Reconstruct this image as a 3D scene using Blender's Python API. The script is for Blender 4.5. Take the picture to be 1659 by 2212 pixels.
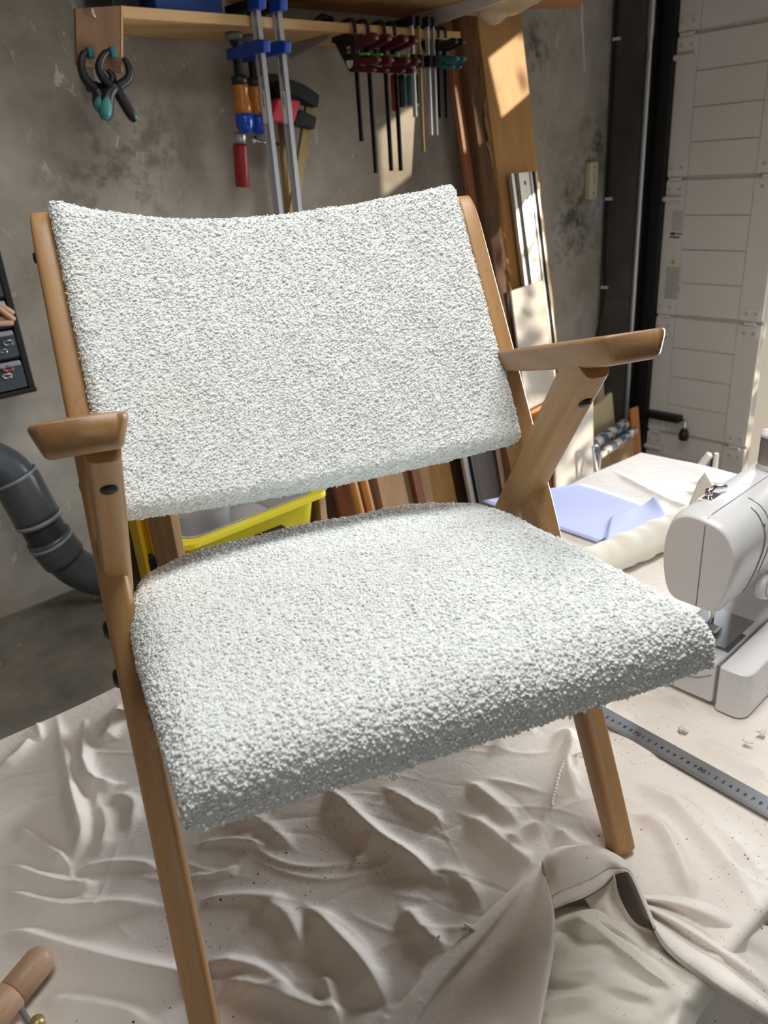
import bpy, bmesh, math, random
import numpy as np
from mathutils import Vector, Matrix
random.seed(7); rng = np.random.default_rng(7)
S = bpy.context.scene
for o in list(bpy.data.objects): bpy.data.objects.remove(o)
COL = S.collection
R_ = math.radians

# ------------------------------------------------------------------ camera
AX = np.array([[0.73073, -0.32362, 0.60108], [-0.6794, -0.2588, 0.68661], [-0.06664, -0.91011, -0.40898]])
EYE = np.array([0, 0, 1.521]); FPX = 1660.0
cam = bpy.data.cameras.new('camera'); co = bpy.data.objects.new('camera', cam); COL.objects.link(co)
cam.sensor_fit = 'VERTICAL'; cam.sensor_height = 36; cam.lens = 36 * FPX / 2212
co.matrix_world = Matrix([[AX[i, 0], -AX[i, 1], -AX[i, 2], EYE[i]] for i in range(3)] + [[0, 0, 0, 1]])
cam.clip_start = 0.02
cam.dof.use_dof = True; cam.dof.focus_distance = 0.85; cam.dof.aperture_fstop = 9
S.camera = co

# ------------------------------------------------------------------ light and exposure
S.view_settings.view_transform = 'Standard'; S.view_settings.look = 'None'
S.view_settings.gamma = 1; S.view_settings.use_curve_mapping = False
S.view_settings.exposure = 0.0
W = bpy.data.worlds.new('world'); S.world = W; W.use_nodes = True
nt = W.node_tree; bg = nt.nodes['Background']
sky = nt.nodes.new('ShaderNodeTexSky'); sky.sky_type = 'NISHITA'; sky.sun_disc = False
sky.sun_elevation = R_(24); sky.sun_rotation = R_(120)
nt.links.new(sky.outputs['Color'], bg.inputs['Color']); bg.inputs['Strength'].default_value = 0.12
SUN_DIR = Vector((-1.0, 1.0, -0.44)).normalized()
sl = bpy.data.lights.new('sun', 'SUN'); sl.energy = 6.0; sl.angle = R_(0.6); sl.color = (1.0, 0.86, 0.66)
so = bpy.data.objects.new('sun', sl); COL.objects.link(so); so.location = (6, -2, 6)
so.rotation_euler = SUN_DIR.to_track_quat('-Z', 'Y').to_euler()
def area(name, loc, aim, sx, sy, power, color, spread=180):
    l = bpy.data.lights.new(name, 'AREA'); l.shape = 'RECTANGLE'; l.size = sx; l.size_y = sy; l.energy = power; l.color = color; l.spread = R_(spread)
    o = bpy.data.objects.new(name, l); COL.objects.link(o); o.location = loc
    o.rotation_euler = (Vector(aim) - Vector(loc)).to_track_quat('-Z', 'Y').to_euler()
area('doorway_daylight', (3.38, 0.84, 0.98), (0.6, -0.05, 0.75), 0.8, 1.6, 62, (0.86, 0.93, 1.0), 112)
area('front_fill', (-0.4, -4.3, 1.9), (0.9, 1.4, 1.0), 2.6, 1.6, 23, (1.0, 0.98, 0.95))  # added fill lamp inside the closed front wall; no opening there
area('ceiling_strip', (0.8, 0.35, 2.70), (0.8, 0.6, 0.0), 1.5, 0.5, 16.8, (1.0, 0.985, 0.95), 130)

# ------------------------------------------------------------------ helpers
def ray(px, py):
    return AX @ np.array([(px - 829.5) / FPX, (py - 1106) / FPX, 1.0])
def onx(px, py, x): r = ray(px, py); return Vector(EYE + r * ((x - EYE[0]) / r[0]))
def ony(px, py, y): r = ray(px, py); return Vector(EYE + r * ((y - EYE[1]) / r[1]))
def onz(px, py, z): r = ray(px, py); return Vector(EYE + r * ((z - EYE[2]) / r[2]))
def lin(c): return tuple((x / 255 / 12.92 if x / 255 <= 0.04045 else ((x / 255 + 0.055) / 1.055) ** 2.4) for x in c)

def mat(name, rgb, rough=0.6, metal=0.0, spec=0.5, coat=0.0):
    m = bpy.data.materials.new(name); m.use_nodes = True
    b = m.node_tree.nodes['Principled BSDF']
    b.inputs['Base Color'].default_value = (*lin(rgb), 1); b.inputs['Roughness'].default_value = rough
    b.inputs['Metallic'].default_value = metal; b.inputs['Specular IOR Level'].default_value = spec
    b.inputs['Coat Weight'].default_value = coat
    return m
class NT:
    def __init__(s, m): s.m = m; s.t = m.node_tree; s.b = s.t.nodes['Principled BSDF']; s.out = s.t.nodes['Material Output']
    def n(s, ty, **kw):
        x = s.t.nodes.new(ty)
        for k, v in kw.items():
            if hasattr(x, k) and k not in x.inputs: setattr(x, k, v)
            else: x.inputs[k].default_value = v
        return x
    def l(s, a, b): s.t.links.new(a, b)
    def coords(s, scale=(1, 1, 1), rot=(0, 0, 0), kind='Object'):
        tc = s.n('ShaderNodeTexCoord'); mp = s.n('ShaderNodeMapping')
        mp.inputs['Scale'].default_value = scale; mp.inputs['Rotation'].default_value = rot
        s.l(tc.outputs[kind], mp.inputs['Vector']); return mp.outputs['Vector']
    def noise(s, vec, scale, detail=4, rough=0.55, dist=0.0):
        x = s.n('ShaderNodeTexNoise', Scale=scale, Detail=detail, Roughness=rough, Distortion=dist); s.l(vec, x.inputs['Vector']); return x.outputs['Fac']
    def ramp(s, fac, stops):
        r = s.n('ShaderNodeValToRGB'); e = r.color_ramp.elements
        while len(e) < len(stops): e.new(0.5)
        for i, (p, c) in enumerate(stops): e[i].position = p; e[i].color = (*lin(c), 1)
        s.l(fac, r.inputs['Fac']); return r.outputs['Color']
    def gray(s, fac, a, b):
        r = s.n('ShaderNodeMapRange'); r.inputs['From Min'].default_value = a; r.inputs['From Max'].default_value = b
        s.l(fac, r.inputs['Value']); return r.outputs['Result']
    def mix(s, fac, a, b, mode='MIX'):
        x = s.n('ShaderNodeMix', data_type='RGBA', blend_type=mode)
        for sock, v in ((x.inputs[0], fac), (x.inputs[6], a), (x.inputs[7], b)):
            if isinstance(v, (int, float)): sock.default_value = v
            elif isinstance(v, tuple): sock.default_value = (*lin(v), 1)
            else: s.l(v, sock)
        return x.outputs[2]
    def color(s, c): s.l(c, s.b.inputs['Base Color'])
    def bump(s, h, strength=0.3, dist=0.002):
        x = s.n('ShaderNodeBump', Strength=strength, Distance=dist); s.l(h, x.inputs['Height']); s.l(x.outputs['Normal'], s.b.inputs['Normal'])

def wood(name, light, dark, along='Z', rough=0.5, sc=1.0, knots=False, pores=True):
    m = mat(name, light, rough); t = NT(m)
    st = {'X': (0.06, 1, 1), 'Y': (1, 0.06, 1), 'Z': (1, 1, 0.06)}[along]
    v = t.coords(tuple(x * sc for x in st))
    a = t.noise(v, 60, 6, 0.6, 0.6); b = t.noise(v, 9, 3, 0.5, 1.2)
    c = t.ramp(a, [(0.25, dark), (0.62, light)]); d = t.ramp(b, [(0.3, dark), (0.6, light)])
    out = t.mix(0.5, c, d)
    if pores:
        p = t.noise(t.coords(tuple((0.12 if x < 1 else 1) * sc for x in st)), 900, 2, 0.5)
        out = t.mix(t.gray(p, 0.62, 0.85), out, tuple(int(x * 0.62) for x in dark))
    if knots:
        vo = t.n('ShaderNodeTexVoronoi', Scale=5.0); t.l(t.coords(tuple((0.35 if x < 1 else 1) * sc for x in st)), vo.inputs['Vector'])
        out = t.mix(t.gray(vo.outputs['Distance'], 0.11, 0.05), out, tuple(int(x * 0.55) for x in dark))
    t.color(out); t.bump(a, 0.12, 0.001); return m

class MB:
    def __init__(s): s.v = []; s.f = []; s.sm = []
    def add(s, vs, fs, smooth=False):
        o = len(s.v); s.v += [tuple(x) for x in vs]; s.f += [tuple(i + o for i in f) for f in fs]; s.sm += [smooth] * len(fs); return s
    def box(s, c, d, M=None):
        vs = [Vector((x * d[0] / 2, y * d[1] / 2, z * d[2] / 2)) for x in (-1, 1) for y in (-1, 1) for z in (-1, 1)]
        if M is not None: vs = [M @ q for q in vs]
        vs = [q + Vector(c) for q in vs]
        return s.add(vs, [(0, 1, 3, 2), (4, 6, 7, 5), (0, 4, 5, 1), (2, 3, 7, 6), (0, 2, 6, 4), (1, 5, 7, 3)])
    def bb(s, a, b):
        a = Vector(a); b = Vector(b); return s.box((a + b) / 2, [abs(x) for x in (b - a)])
    def hexa(s, low, up):
        return s.add(list(low) + list(up), [(3, 2, 1, 0), (4, 5, 6, 7), (0, 1, 5, 4), (1, 2, 6, 5), (2, 3, 7, 6), (3, 0, 4, 7)])
    def prism(s, poly, fn, a, b, smooth=False):
        n = len(poly); vs = [fn(p, q, a) for p, q in poly] + [fn(p, q, b) for p, q in poly]
        return s.add(vs, [tuple(range(n))[::-1], tuple(range(n, 2 * n))] + [(i, (i + 1) % n, n + (i + 1) % n, n + i) for i in range(n)], smooth)
    def tube(s, pts, r, n=10, cap=True, flat=1.0, up=None):
        pts = [Vector(p) for p in pts]; k = len(pts); rs = r if hasattr(r, '__len__') else [r] * k
        vs = []; ref = Vector(up) if up else None
        for i, p in enumerate(pts):
            d = (pts[min(i + 1, k - 1)] - pts[max(i - 1, 0)]).normalized()
            if ref is None: ref = Vector((0, 0, 1)) if abs(d.z) < 0.9 else Vector((1, 0, 0))
            x = ref.cross(d).normalized(); y = d.cross(x).normalized()
            if not up: ref = y
            for j in range(n):
                t = 2 * math.pi * j / n; vs.append(p + x * math.cos(t) * rs[i] * flat + y * math.sin(t) * rs[i])
        fs = [(i * n + j, i * n + (j + 1) % n, (i + 1) * n + (j + 1) % n, (i + 1) * n + j) for i in range(k - 1) for j in range(n)]
        s.add(vs, fs, True)
        if cap: s.add([], [])
        if cap:
            o = len(s.v) - k * n
            s.f += [tuple(o + j for j in range(n))[::-1], tuple(o + (k - 1) * n + j for j in range(n))]; s.sm += [False, False]
        return s
    def lathe(s, prof, base, axis, n=24):
        axis = Vector(axis).normalized(); ref = Vector((0, 0, 1)) if abs(axis.z) < 0.9 else Vector((1, 0, 0))
        x = ref.cross(axis).normalized(); y = axis.cross(x); base = Vector(base); vs = []
        for r, h in prof:
            for j in range(n):
                t = 2 * math.pi * j / n; vs.append(base + axis * h + (x * math.cos(t) + y * math.sin(t)) * r)
        k = len(prof)
        fs = [(i * n + j, i * n + (j + 1) % n, (i + 1) * n + (j + 1) % n, (i + 1) * n + j) for i in range(k - 1) for j in range(n)]
        return s.add(vs, fs, True)
    def cyl(s, a, b, r, n=20):
        a = Vector(a); b = Vector(b); h = (b - a).length
        return s.lathe([(0.0001, 0), (r, 0), (r, 0.0001), (r, h - 0.0001), (r, h), (0.0001, h)], a, b - a, n)
    def grid(s, P, smooth=True):
        P = np.asarray(P); a, b = P.shape[:2]
        return s.add(P.reshape(-1, 3).tolist(), [(i * b + j, i * b + j + 1, (i + 1) * b + j + 1, (i + 1) * b + j) for i in range(a - 1) for j in range(b - 1)], smooth)
    def build(s, name, m, parent=None, bevel=0, seg=2, fix=True, origin=None):
        me = bpy.data.meshes.new(name); me.from_pydata(s.v, [], s.f)
        me.polygons.foreach_set('use_smooth', s.sm if not bevel else [True] * len(s.f))
        if fix:
            bm = bmesh.new(); bm.from_mesh(me); bmesh.ops.recalc_face_normals(bm, faces=bm.faces); bm.to_mesh(me); bm.free()
        if m: me.materials.append(m)
        o = bpy.data.objects.new(name, me); COL.objects.link(o)
        if origin is not None:
            me.transform(Matrix.Translation(-Vector(origin))); o.location = origin
        if parent: adopt(o, parent)
        if bevel:
            md = o.modifiers.new('bevel', 'BEVEL'); md.width = bevel; md.segments = seg; md.limit_method = 'ANGLE'; md.angle_limit = R_(35); md.use_clamp_overlap = True
            md.harden_normals = False
            wn = o.modifiers.new('normals', 'WEIGHTED_NORMAL'); wn.keep_sharp = True
        return o
def lmat(o): return Matrix.LocRotScale(o.location, o.rotation_euler.to_quaternion(), o.scale)
def wmat(o): return (wmat(o.parent) @ o.matrix_parent_inverse @ lmat(o)) if o.parent else lmat(o)
def adopt(o, p): o.parent = p; o.matrix_parent_inverse = wmat(p).inverted()
def tag(o, label, cat, group=None):
    o['label'] = label; o['category'] = cat
    if group: o['group'] = group
    return o
def thing(name, label, cat, loc=(0, 0, 0), rotz=0, group=None):
    o = bpy.data.objects.new(name, None); COL.objects.link(o); o.location = loc; o.rotation_euler = (0, 0, rotz); o.empty_display_size = 0.05
    return tag(o, label, cat, group)
def struct(o): o['kind'] = 'structure'; return o
def kids(o): return [c for c in bpy.data.objects if c.parent == o]
def copy_tree(o, parent=None):
    c = o.copy(); COL.objects.link(c)
    if parent: c.parent = parent; c.matrix_parent_inverse = o.matrix_parent_inverse.copy()
    for ch in kids(o): copy_tree(ch, c)
    return c
def crom(pts, n):
    P = np.array([list(p) for p in pts], float); k = len(P); P = np.vstack([2 * P[0] - P[1], P, 2 * P[-1] - P[-2]])
    u = np.linspace(0, k - 1, n); i = np.clip(u.astype(int), 0, k - 2); f = (u - i)[:, None]
    a, b, c, d = P[i], P[i + 1], P[i + 2], P[i + 3]
    return 0.5 * (2 * b + (c - a) * f + (2 * a - 5 * b + 4 * c - d) * f * f + (3 * b - a - 3 * c + d) * f ** 3)
def rpoly(pts, r, n=5):
    out = []; k = len(pts)
    for i in range(k):
        p0, p, p1 = Vector(pts[i - 1]), Vector(pts[i]), Vector(pts[(i + 1) % k])
        ri = r[i] if hasattr(r, '__len__') else r
        a = p + (p0 - p).normalized() * min(ri, (p0 - p).length * 0.49); b = p + (p1 - p).normalized() * min(ri, (p1 - p).length * 0.49)
        for j in range(n + 1):
            t = j / n; out.append(tuple((a * (1 - t) ** 2 + p * 2 * t * (1 - t) + b * t * t)))
    return out
YZ = lambda p, q, t: (t, p, q)
XZ = lambda p, q, t: (p, t, q)
XY = lambda p, q, t: (p, q, t)

# ------------------------------------------------------------------ materials
def concrete(name, a, b, c, spots=True, sc=1.0):
    m = mat(name, a, 0.9, 0, 0.2); t = NT(m); v = t.coords()
    big = t.noise(v, 2.2 * sc, 5, 0.6, 0.4); mid = t.noise(v, 9 * sc, 6, 0.65); fine = t.noise(v, 120, 3, 0.6)
    col = t.ramp(big, [(0.32, c), (0.5, b), (0.66, a)])
    col = t.mix(0.35, col, t.ramp(mid, [(0.3, c), (0.65, a)]))
    col = t.mix(t.gray(fine, 0.35, 0.7), col, col); 
    if spots:
        ch = t.noise(t.coords((1, 1, 0.55)), 26, 3, 0.6, 0.8)
        msk = t.noise(v, 3.1, 2, 0.5)
        mm = t.n('ShaderNodeMath', operation='MULTIPLY'); t.l(t.gray(ch, 0.655, 0.69), mm.inputs[0]); t.l(t.gray(msk, 0.40, 0.55), mm.inputs[1])
        col = t.mix(mm.outputs[0], col, (196, 190, 178))
        dk = t.noise(v, 70, 2, 0.5); col = t.mix(t.gray(dk, 0.74, 0.78), col, (70, 66, 58))
    t.color(col); t.bump(mid, 0.35, 0.004); return m
M_wall = concrete('wall concrete', (190, 184, 173), (168, 160, 148), (134, 125, 113))
def stain(m, spots, col):
    t = NT(m); src = t.b.inputs['Base Color'].links[0].from_socket; v = t.coords(); nz = t.noise(v, 16, 5, 0.7)
    for (x, y, z), r, amt in spots:
        gm = t.n('ShaderNodeVectorMath', operation='DISTANCE'); t.l(v, gm.inputs[0]); gm.inputs[1].default_value = (x, y, z)
        g = t.gray(gm.outputs['Value'], r, 0.0); mu = t.n('ShaderNodeMath', operation='MULTIPLY'); t.l(g, mu.inputs[0]); t.l(t.gray(nz, 0.46, 0.60), mu.inputs[1]); m2 = t.n('ShaderNodeMath', operation='MULTIPLY'); t.l(mu.outputs[0], m2.inputs[0]); m2.inputs[1].default_value = amt
        src = t.mix(m2.outputs[0], src, col)
    t.color(src)
_p = lambda x, y: tuple(ony(x, y, 2.1))
stain(M_wall, [(_p(1268, 470), 0.22, 1.0), (_p(1285, 320), 0.16, 1.0), (_p(1160, 100), 0.12, 1.0), (_p(1240, 430), 0.16, 0.9), (_p(1215, 520), 0.2, 0.6)], (62, 62, 54))
stain(M_wall, [(_p(1285, 450), 0.13, 0.8)], (200, 198, 204))
stain(M_wall, [(_p(240, 380), 0.25, 0.7), (_p(330, 300), 0.2, 0.5)], (96, 86, 76))
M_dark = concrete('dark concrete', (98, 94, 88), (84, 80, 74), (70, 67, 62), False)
M_ledge = concrete('ledge concrete', (142, 136, 124), (120, 114, 104), (92, 88, 80), True, 1.6)
M_floor = concrete('floor concrete', (92, 90, 88), (76, 75, 74), (62, 61, 60), False)
M_ceil = mat('ceiling', (150, 146, 140), 0.9)
M_door = mat('door enamel', (226, 221, 215), 0.5); M_door2 = mat('door groove', (196, 191, 186), 0.6)
M_white = mat('white plastic', (226, 226, 228), 0.28, 0, 0.5); M_white2 = mat('warm white plastic', (214, 211, 206), 0.38)
M_grayp = mat('gray plastic', (120, 120, 120), 0.4); M_black = mat('black plastic', (22, 22, 23), 0.45); M_blackm = mat('black steel', (26, 25, 25), 0.4, 0.6)
M_rub = mat('black rubber', (16, 16, 17), 0.65)
M_steel = mat('zinc steel', (186, 188, 192), 0.38, 0.85); M_chrome = mat('chrome', (225, 225, 228), 0.12, 1.0)
M_alu = mat('aluminium', (214, 216, 218), 0.35, 0.75); M_brass = mat('brassy steel', (176, 152, 104), 0.42, 0.6)
M_blue = mat('blue enamel', (24, 66, 158), 0.35); M_bluebox = mat('blue box', (32, 62, 132), 0.55)
M_red = mat('red plastic', (148, 22, 30), 0.4); M_mar = mat('maroon plastic', (86, 22, 34), 0.42); M_redpad = mat('red pad', (190, 42, 54), 0.5)
M_teal = mat('teal plastic', (34, 112, 116), 0.45); M_tealh = mat('teal rubber', (62, 138, 134), 0.5); M_green = mat('green plastic', (96, 190, 40), 0.4)
M_pvc = mat('gray pvc', (86, 91, 97), 0.3); M_pvcd = mat('dark gray pvc', (56, 60, 65), 0.38); M_pvcl = mat('light pvc lip', (150, 154, 156), 0.35)
M_tub = mat('yellow plastic', (226, 212, 52), 0.4); M_tubin = mat('light gray liner', (196, 194, 192), 0.5); M_yel = mat('yellow enamel', (232, 190, 24), 0.4)
M_paper = mat('lavender paper', (200, 208, 250), 0.8); M_felt = mat('cream card', (222, 214, 200), 0.8)
M_smoke = mat('smoky clear plastic', (70, 78, 88), 0.25, 0, 0.5); M_dowel = mat('pale dowel', (206, 166, 136), 0.6); M_pink = mat('pink plastic', (190, 110, 110), 0.5)
M_thread = mat('taupe thread', (136, 126, 118), 0.8); M_lint = mat('white lint', (240, 236, 230), 0.9)
M_stick = mat('sticker white', (222, 219, 213), 0.6); M_ink = mat('dark ink', (62, 60, 58), 0.7); M_warn = mat('warning yellow', (214, 196, 30), 0.6)
M_socket = mat('aged cream plastic', (206, 196, 166), 0.45); M_bag = mat('cloudy plastic wrap', (214, 192, 156), 0.35); M_brown = mat('brown paper', (176, 128, 78), 0.7)
W_chair = wood('beech stick', (180, 140, 92), (148, 108, 66), 'Z', 0.42, 1.0)
W_arm = wood('beech arm', (164, 124, 80), (126, 90, 54), 'Y', 0.38, 1.0)
W_pine = wood('pine board', (222, 184, 130), (190, 146, 92), 'X', 0.6, 0.5, True, False)
W_ply = wood('plywood', (142, 106, 74), (116, 84, 58), 'Z', 0.7, 0.6, False, False)
W_beam = wood('rough beam', (118, 84, 52), (52, 34, 20), 'Z', 0.8, 0.35)
W_plank = wood('plank', (206, 160, 98), (174, 126, 70), 'Z', 0.6, 0.4)
W_tan = wood('tan board', (188, 152, 112), (156, 120, 84), 'Z', 0.7, 0.6)
W_red = wood('reddish board', (156, 98, 64), (118, 68, 42), 'Z', 0.6, 0.6)
W_orange = wood('orange dowel', (214, 148, 78), (180, 112, 52), 'Z', 0.5, 0.6)
W_cream = wood('cream board', (218, 204, 164), (198, 180, 138), 'Z', 0.7, 0.5, False, False)
W_mallet = wood('beech mallet', (190, 156, 128), (158, 124, 98), 'Z', 0.5, 1.0)
W_bulb = wood('varnished handle', (190, 122, 54), (150, 88, 34), 'Z', 0.22, 1.0, False, False)
def whiteboard():
    m = mat('scuffed white panel', (226, 222, 214), 0.5); t = NT(m); t.color(t.ramp(t.noise(t.coords(), 8, 4), [(0.3, (186, 181, 173)), (0.6, (208, 204, 197))])); return m
M_wpanel = whiteboard()

def cloth_mat(name, a, b, specks=True):
    m = mat(name, a, 0.95, 0, 0.15); t = NT(m); v = t.coords()
    col = t.ramp(t.noise(v, 3.2, 4), [(0.3, b), (0.65, a)])
    if specks:
        vo = t.n('ShaderNodeTexVoronoi', Scale=95.0); t.l(v, vo.inputs['Vector'])
        sep = t.n('ShaderNodeSeparateColor'); t.l(vo.outputs['Color'], sep.inputs[0])
        zone = t.noise(v, 3.4, 2, 0.5)
        k1 = t.n('ShaderNodeMath', operation='MULTIPLY'); t.l(t.gray(vo.outputs['Distance'], 0.14, 0.10), k1.inputs[0]); t.l(t.gray(sep.outputs[0], 0.72, 0.74), k1.inputs[1])
        k2 = t.n('ShaderNodeMath', operation='MULTIPLY'); t.l(k1.outputs[0], k2.inputs[0]); t.l(t.gray(zone, 0.46, 0.6), k2.inputs[1])
        col = t.mix(k2.outputs[0], col, (70, 52, 40))
        vf_ = t.n('ShaderNodeTexVoronoi', Scale=260.0); t.l(v, vf_.inputs['Vector']); sf = t.n('ShaderNodeSeparateColor'); t.l(vf_.outputs['Color'], sf.inputs[0])
        z2 = t.noise(v, 4.3, 2, 0.5); a1 = t.n('ShaderNodeMath', operation='MULTIPLY'); t.l(t.gray(vf_.outputs['Distance'], 0.24, 0.16), a1.inputs[0]); t.l(t.gray(sf.outputs[1], 0.80, 0.84), a1.inputs[1])
        a2 = t.n('ShaderNodeMath', operation='MULTIPLY'); t.l(a1.outputs[0], a2.inputs[0]); t.l(t.gray(z2, 0.46, 0.62), a2.inputs[1]); col = t.mix(a2.outputs[0], col, (120, 98, 80))
    t.color(col)
    wv = t.noise(v, 900, 1, 0.5); cr = t.noise(v, 38, 4, 0.55, 0.6)
    ad = t.n('ShaderNodeMath', operation='MULTIPLY_ADD'); t.l(wv, ad.inputs[0]); ad.inputs[1].default_value = 0.08; t.l(cr, ad.inputs[2])
    t.bump(ad.outputs[0], 0.35, 0.004)
    t.b.inputs['Sheen Weight'].default_value = 0.15
    return m
M_sheet = cloth_mat('cream cotton sheet', (240, 233, 226), (233, 223, 212))
M_cream = cloth_mat('ivory cotton', (252, 248, 238), (246, 241, 228))
M_roll = cloth_mat('ivory roll cloth', (236, 230, 218), (226, 220, 206), False)

def boucle(name, sx, rot, amp, cells):
    m = mat(name, (242, 243, 240), 0.95, 0, 0.1); t = NT(m)
    v0 = t.coords(); nz = t.n('ShaderNodeTexNoise', Scale=90.0, Detail=2.0); t.l(v0, nz.inputs['Vector'])
    mp = t.n('ShaderNodeMapping'); mp.inputs['Rotation'].default_value = rot; mp.inputs['Scale'].default_value = sx
    mx = t.n('ShaderNodeMix', data_type='VECTOR'); mx.inputs[0].default_value = 0.004
    t.l(v0, mx.inputs[4]); t.l(nz.outputs['Color'], mx.inputs[5]); t.l(mx.outputs[1], mp.inputs['Vector'])
    vo = t.n('ShaderNodeTexVoronoi', Scale=cells, feature='F1'); t.l(mp.outputs['Vector'], vo.inputs['Vector'])
    v2 = t.n('ShaderNodeTexVoronoi', Scale=cells * 2.3, feature='F1'); t.l(mp.outputs['Vector'], v2.inputs['Vector'])
    sep = t.n('ShaderNodeSeparateColor'); t.l(vo.outputs['Color'], sep.inputs[0])
    sq = t.n('ShaderNodeMath', operation='POWER'); t.l(vo.outputs['Distance'], sq.inputs[0]); sq.inputs[1].default_value = 2.0
    h1 = t.gray(sq.outputs[0], 0.62, 0.0)
    hm = t.n('ShaderNodeMath', operation='MULTIPLY_ADD'); t.l(sep.outputs[0], hm.inputs[0]); hm.inputs[1].default_value = 0.45; hm.inputs[2].default_value = 0.65
    h2 = t.n('ShaderNodeMath', operation='MULTIPLY'); t.l(h1, h2.inputs[0]); t.l(hm.outputs[0], h2.inputs[1])
    h3 = t.n('ShaderNodeMath', operation='MULTIPLY_ADD'); t.l(t.gray(v2.outputs['Distance'], 0.7, 0.0), h3.inputs[0]); h3.inputs[1].default_value = 0.16; t.l(h2.outputs[0], h3.inputs[2])
    d = t.n('ShaderNodeDisplacement', Scale=amp, Midlevel=0.7); t.l(h3.outputs[0], d.inputs['Height']); t.l(d.outputs['Displacement'], t.out.inputs['Displacement'])
    m.displacement_method = 'BOTH'
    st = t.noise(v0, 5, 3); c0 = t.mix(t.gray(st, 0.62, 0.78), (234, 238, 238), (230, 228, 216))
    t.color(t.mix(t.gray(h2.outputs[0], 0.22, 0.0), c0, (214, 214, 209)))  # shade in the gaps between nubs put into the base colour
    t.b.inputs['Sheen Weight'].default_value = 0.3
    return m
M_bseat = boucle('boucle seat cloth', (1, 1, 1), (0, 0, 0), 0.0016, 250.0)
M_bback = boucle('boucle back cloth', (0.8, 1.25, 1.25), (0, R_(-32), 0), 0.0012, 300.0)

# ------------------------------------------------------------------ setting
YW = 2.10; LEDGE = 0.46; XR = 3.40
struct(MB().bb((-2.2, -4.6, -0.1), (3.55, 2.3, 0)).build('floor', M_floor))
struct(MB().bb((-2.2, YW, 0), (3.6, YW + 0.15, 2.75)).build('wall_back', M_wall))
struct(MB().prism([(-2.2, 1.34), (1.27, 1.34), (1.27, YW), (-2.2, YW)], XY, 0, LEDGE).build('trim_1', M_ledge, bevel=0.012))
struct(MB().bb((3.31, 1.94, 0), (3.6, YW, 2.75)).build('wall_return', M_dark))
struct(MB().bb((-2.3, -4.6, 0), (-2.2, 2.25, 2.75)).build('wall_left', M_wall))
struct(MB().bb((-2.3, -4.6, 2.75), (3.7, 2.25, 2.85)).build('ceiling', M_ceil))
struct(MB().bb((-2.3, -4.7, 0), (3.6, -4.6, 2.75)).build('wall_front', M_wall))
# ---- garage door side: leaf, open doorway, small panes, wall beyond
def yzbox(name, y0, y1, z0, z1, m, x0=XR, x1=XR + 0.06): return struct(MB().bb((x0, y0, z0), (x1, y1, z1)).build(name, m))
yzbox('wall_right', -4.6, 0.46, 0, 2.75, M_door, XR, XR + 0.12)
yzbox('wall_right', 0.46, 1.36, 1.79, 2.07, M_door); yzbox('wall_right', 0.46, 1.36, 2.30, 2.75, M_door)
yzbox('wall_right', 0.46, 0.58, 2.07, 2.30, M_door); yzbox('wall_right', 0.82, 1.0, 2.07, 2.30, M_door)
yzbox('wall_right', 1.345, 1.36, 2.07, 2.30, M_door)
leaf = struct(MB().bb((XR + 0.012, 1.36, 0.0), (XR + 0.05, 1.845, 2.75)).build('door_1', M_door2))
rows = [0.0, 0.243, 0.804, 1.39, 1.931, 2.47, 2.75]
for a, b in zip(rows[:-1], rows[1:]):
    o = MB().bb((XR - 0.004, 1.755, a + 0.007), (XR + 0.014, 1.845, b - 0.007)).build('stile', M_door, leaf, 0.003)
    o = MB().bb((XR - 0.004, 1.36, a + 0.007), (XR + 0.014, 1.462, b - 0.007)).build('stile', M_door, leaf, 0.003)
    n = 4 if b - a > 0.4 else 2
    for i in range(n):
        z0 = a + 0.007 + (b - a - 0.014) * i / n; z1 = a + 0.007 + (b - a - 0.014) * (i + 1) / n
        MB().bb((XR, 1.464, z0 + 0.0012), (XR + 0.013, 1.753, z1 - 0.0012)).build('door_panel', M_door, leaf, 0.002)
for z in rows[1:5]:
    for yc, wdt, roller in ((1.80, 0.078, True), (1.405, 0.066, False)):
        h = MB().bb((XR - 0.010, yc - wdt / 2, z + 0.008), (XR - 0.004, yc + wdt / 2, z + 0.062))
        h.bb((XR - 0.010, yc - wdt / 2, z - 0.062), (XR - 0.004, yc + wdt / 2, z - 0.012)).cyl((XR - 0.012, yc - wdt * 0.36, z - 0.002), (XR - 0.012, yc + wdt * 0.36, z - 0.002), 0.008)
        ho = h.build('hinge', M_door, leaf, 0.002)
        for dy in (-0.3, 0.3):
            for dz in (0.042, -0.042): MB().cyl((XR - 0.010, yc + dy * wdt, z + dz), (XR - 0.015, yc + dy * wdt, z + dz), 0.006, 10).build('rivet', M_door2, ho)
        if roller:
            r = MB().cyl((XR - 0.016, 1.765, z - 0.082), (XR - 0.016, 1.845, z - 0.082), 0.011); r.build('roller_sleeve', M_door, leaf)
            MB().cyl((XR - 0.016, 1.845, z - 0.082), (XR - 0.016, 1.885, z - 0.088), 0.005).build('roller_pin', M_steel, leaf)
            MB().bb((XR - 0.03, 1.868, z - 0.16), (XR - 0.016, 1.888, z + 0.0)).bb((XR - 0.03, 1.868, z - 0.012), (XR - 0.016, 1.912, z)).bb((XR - 0.03, 1.868, z - 0.16), (XR - 0.016, 1.912, z - 0.148)).build('roller_bracket', M_grayp, leaf, 0.003)
struct(MB().bb((3.36, 1.845, 0), (3.5, 1.935, 2.75)).build('trim_2', M_rub))
struct(MB().bb((3.32, 1.895, 0.05), (3.40, 1.905, 2.7)).build('trim_3', M_blackm))
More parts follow.
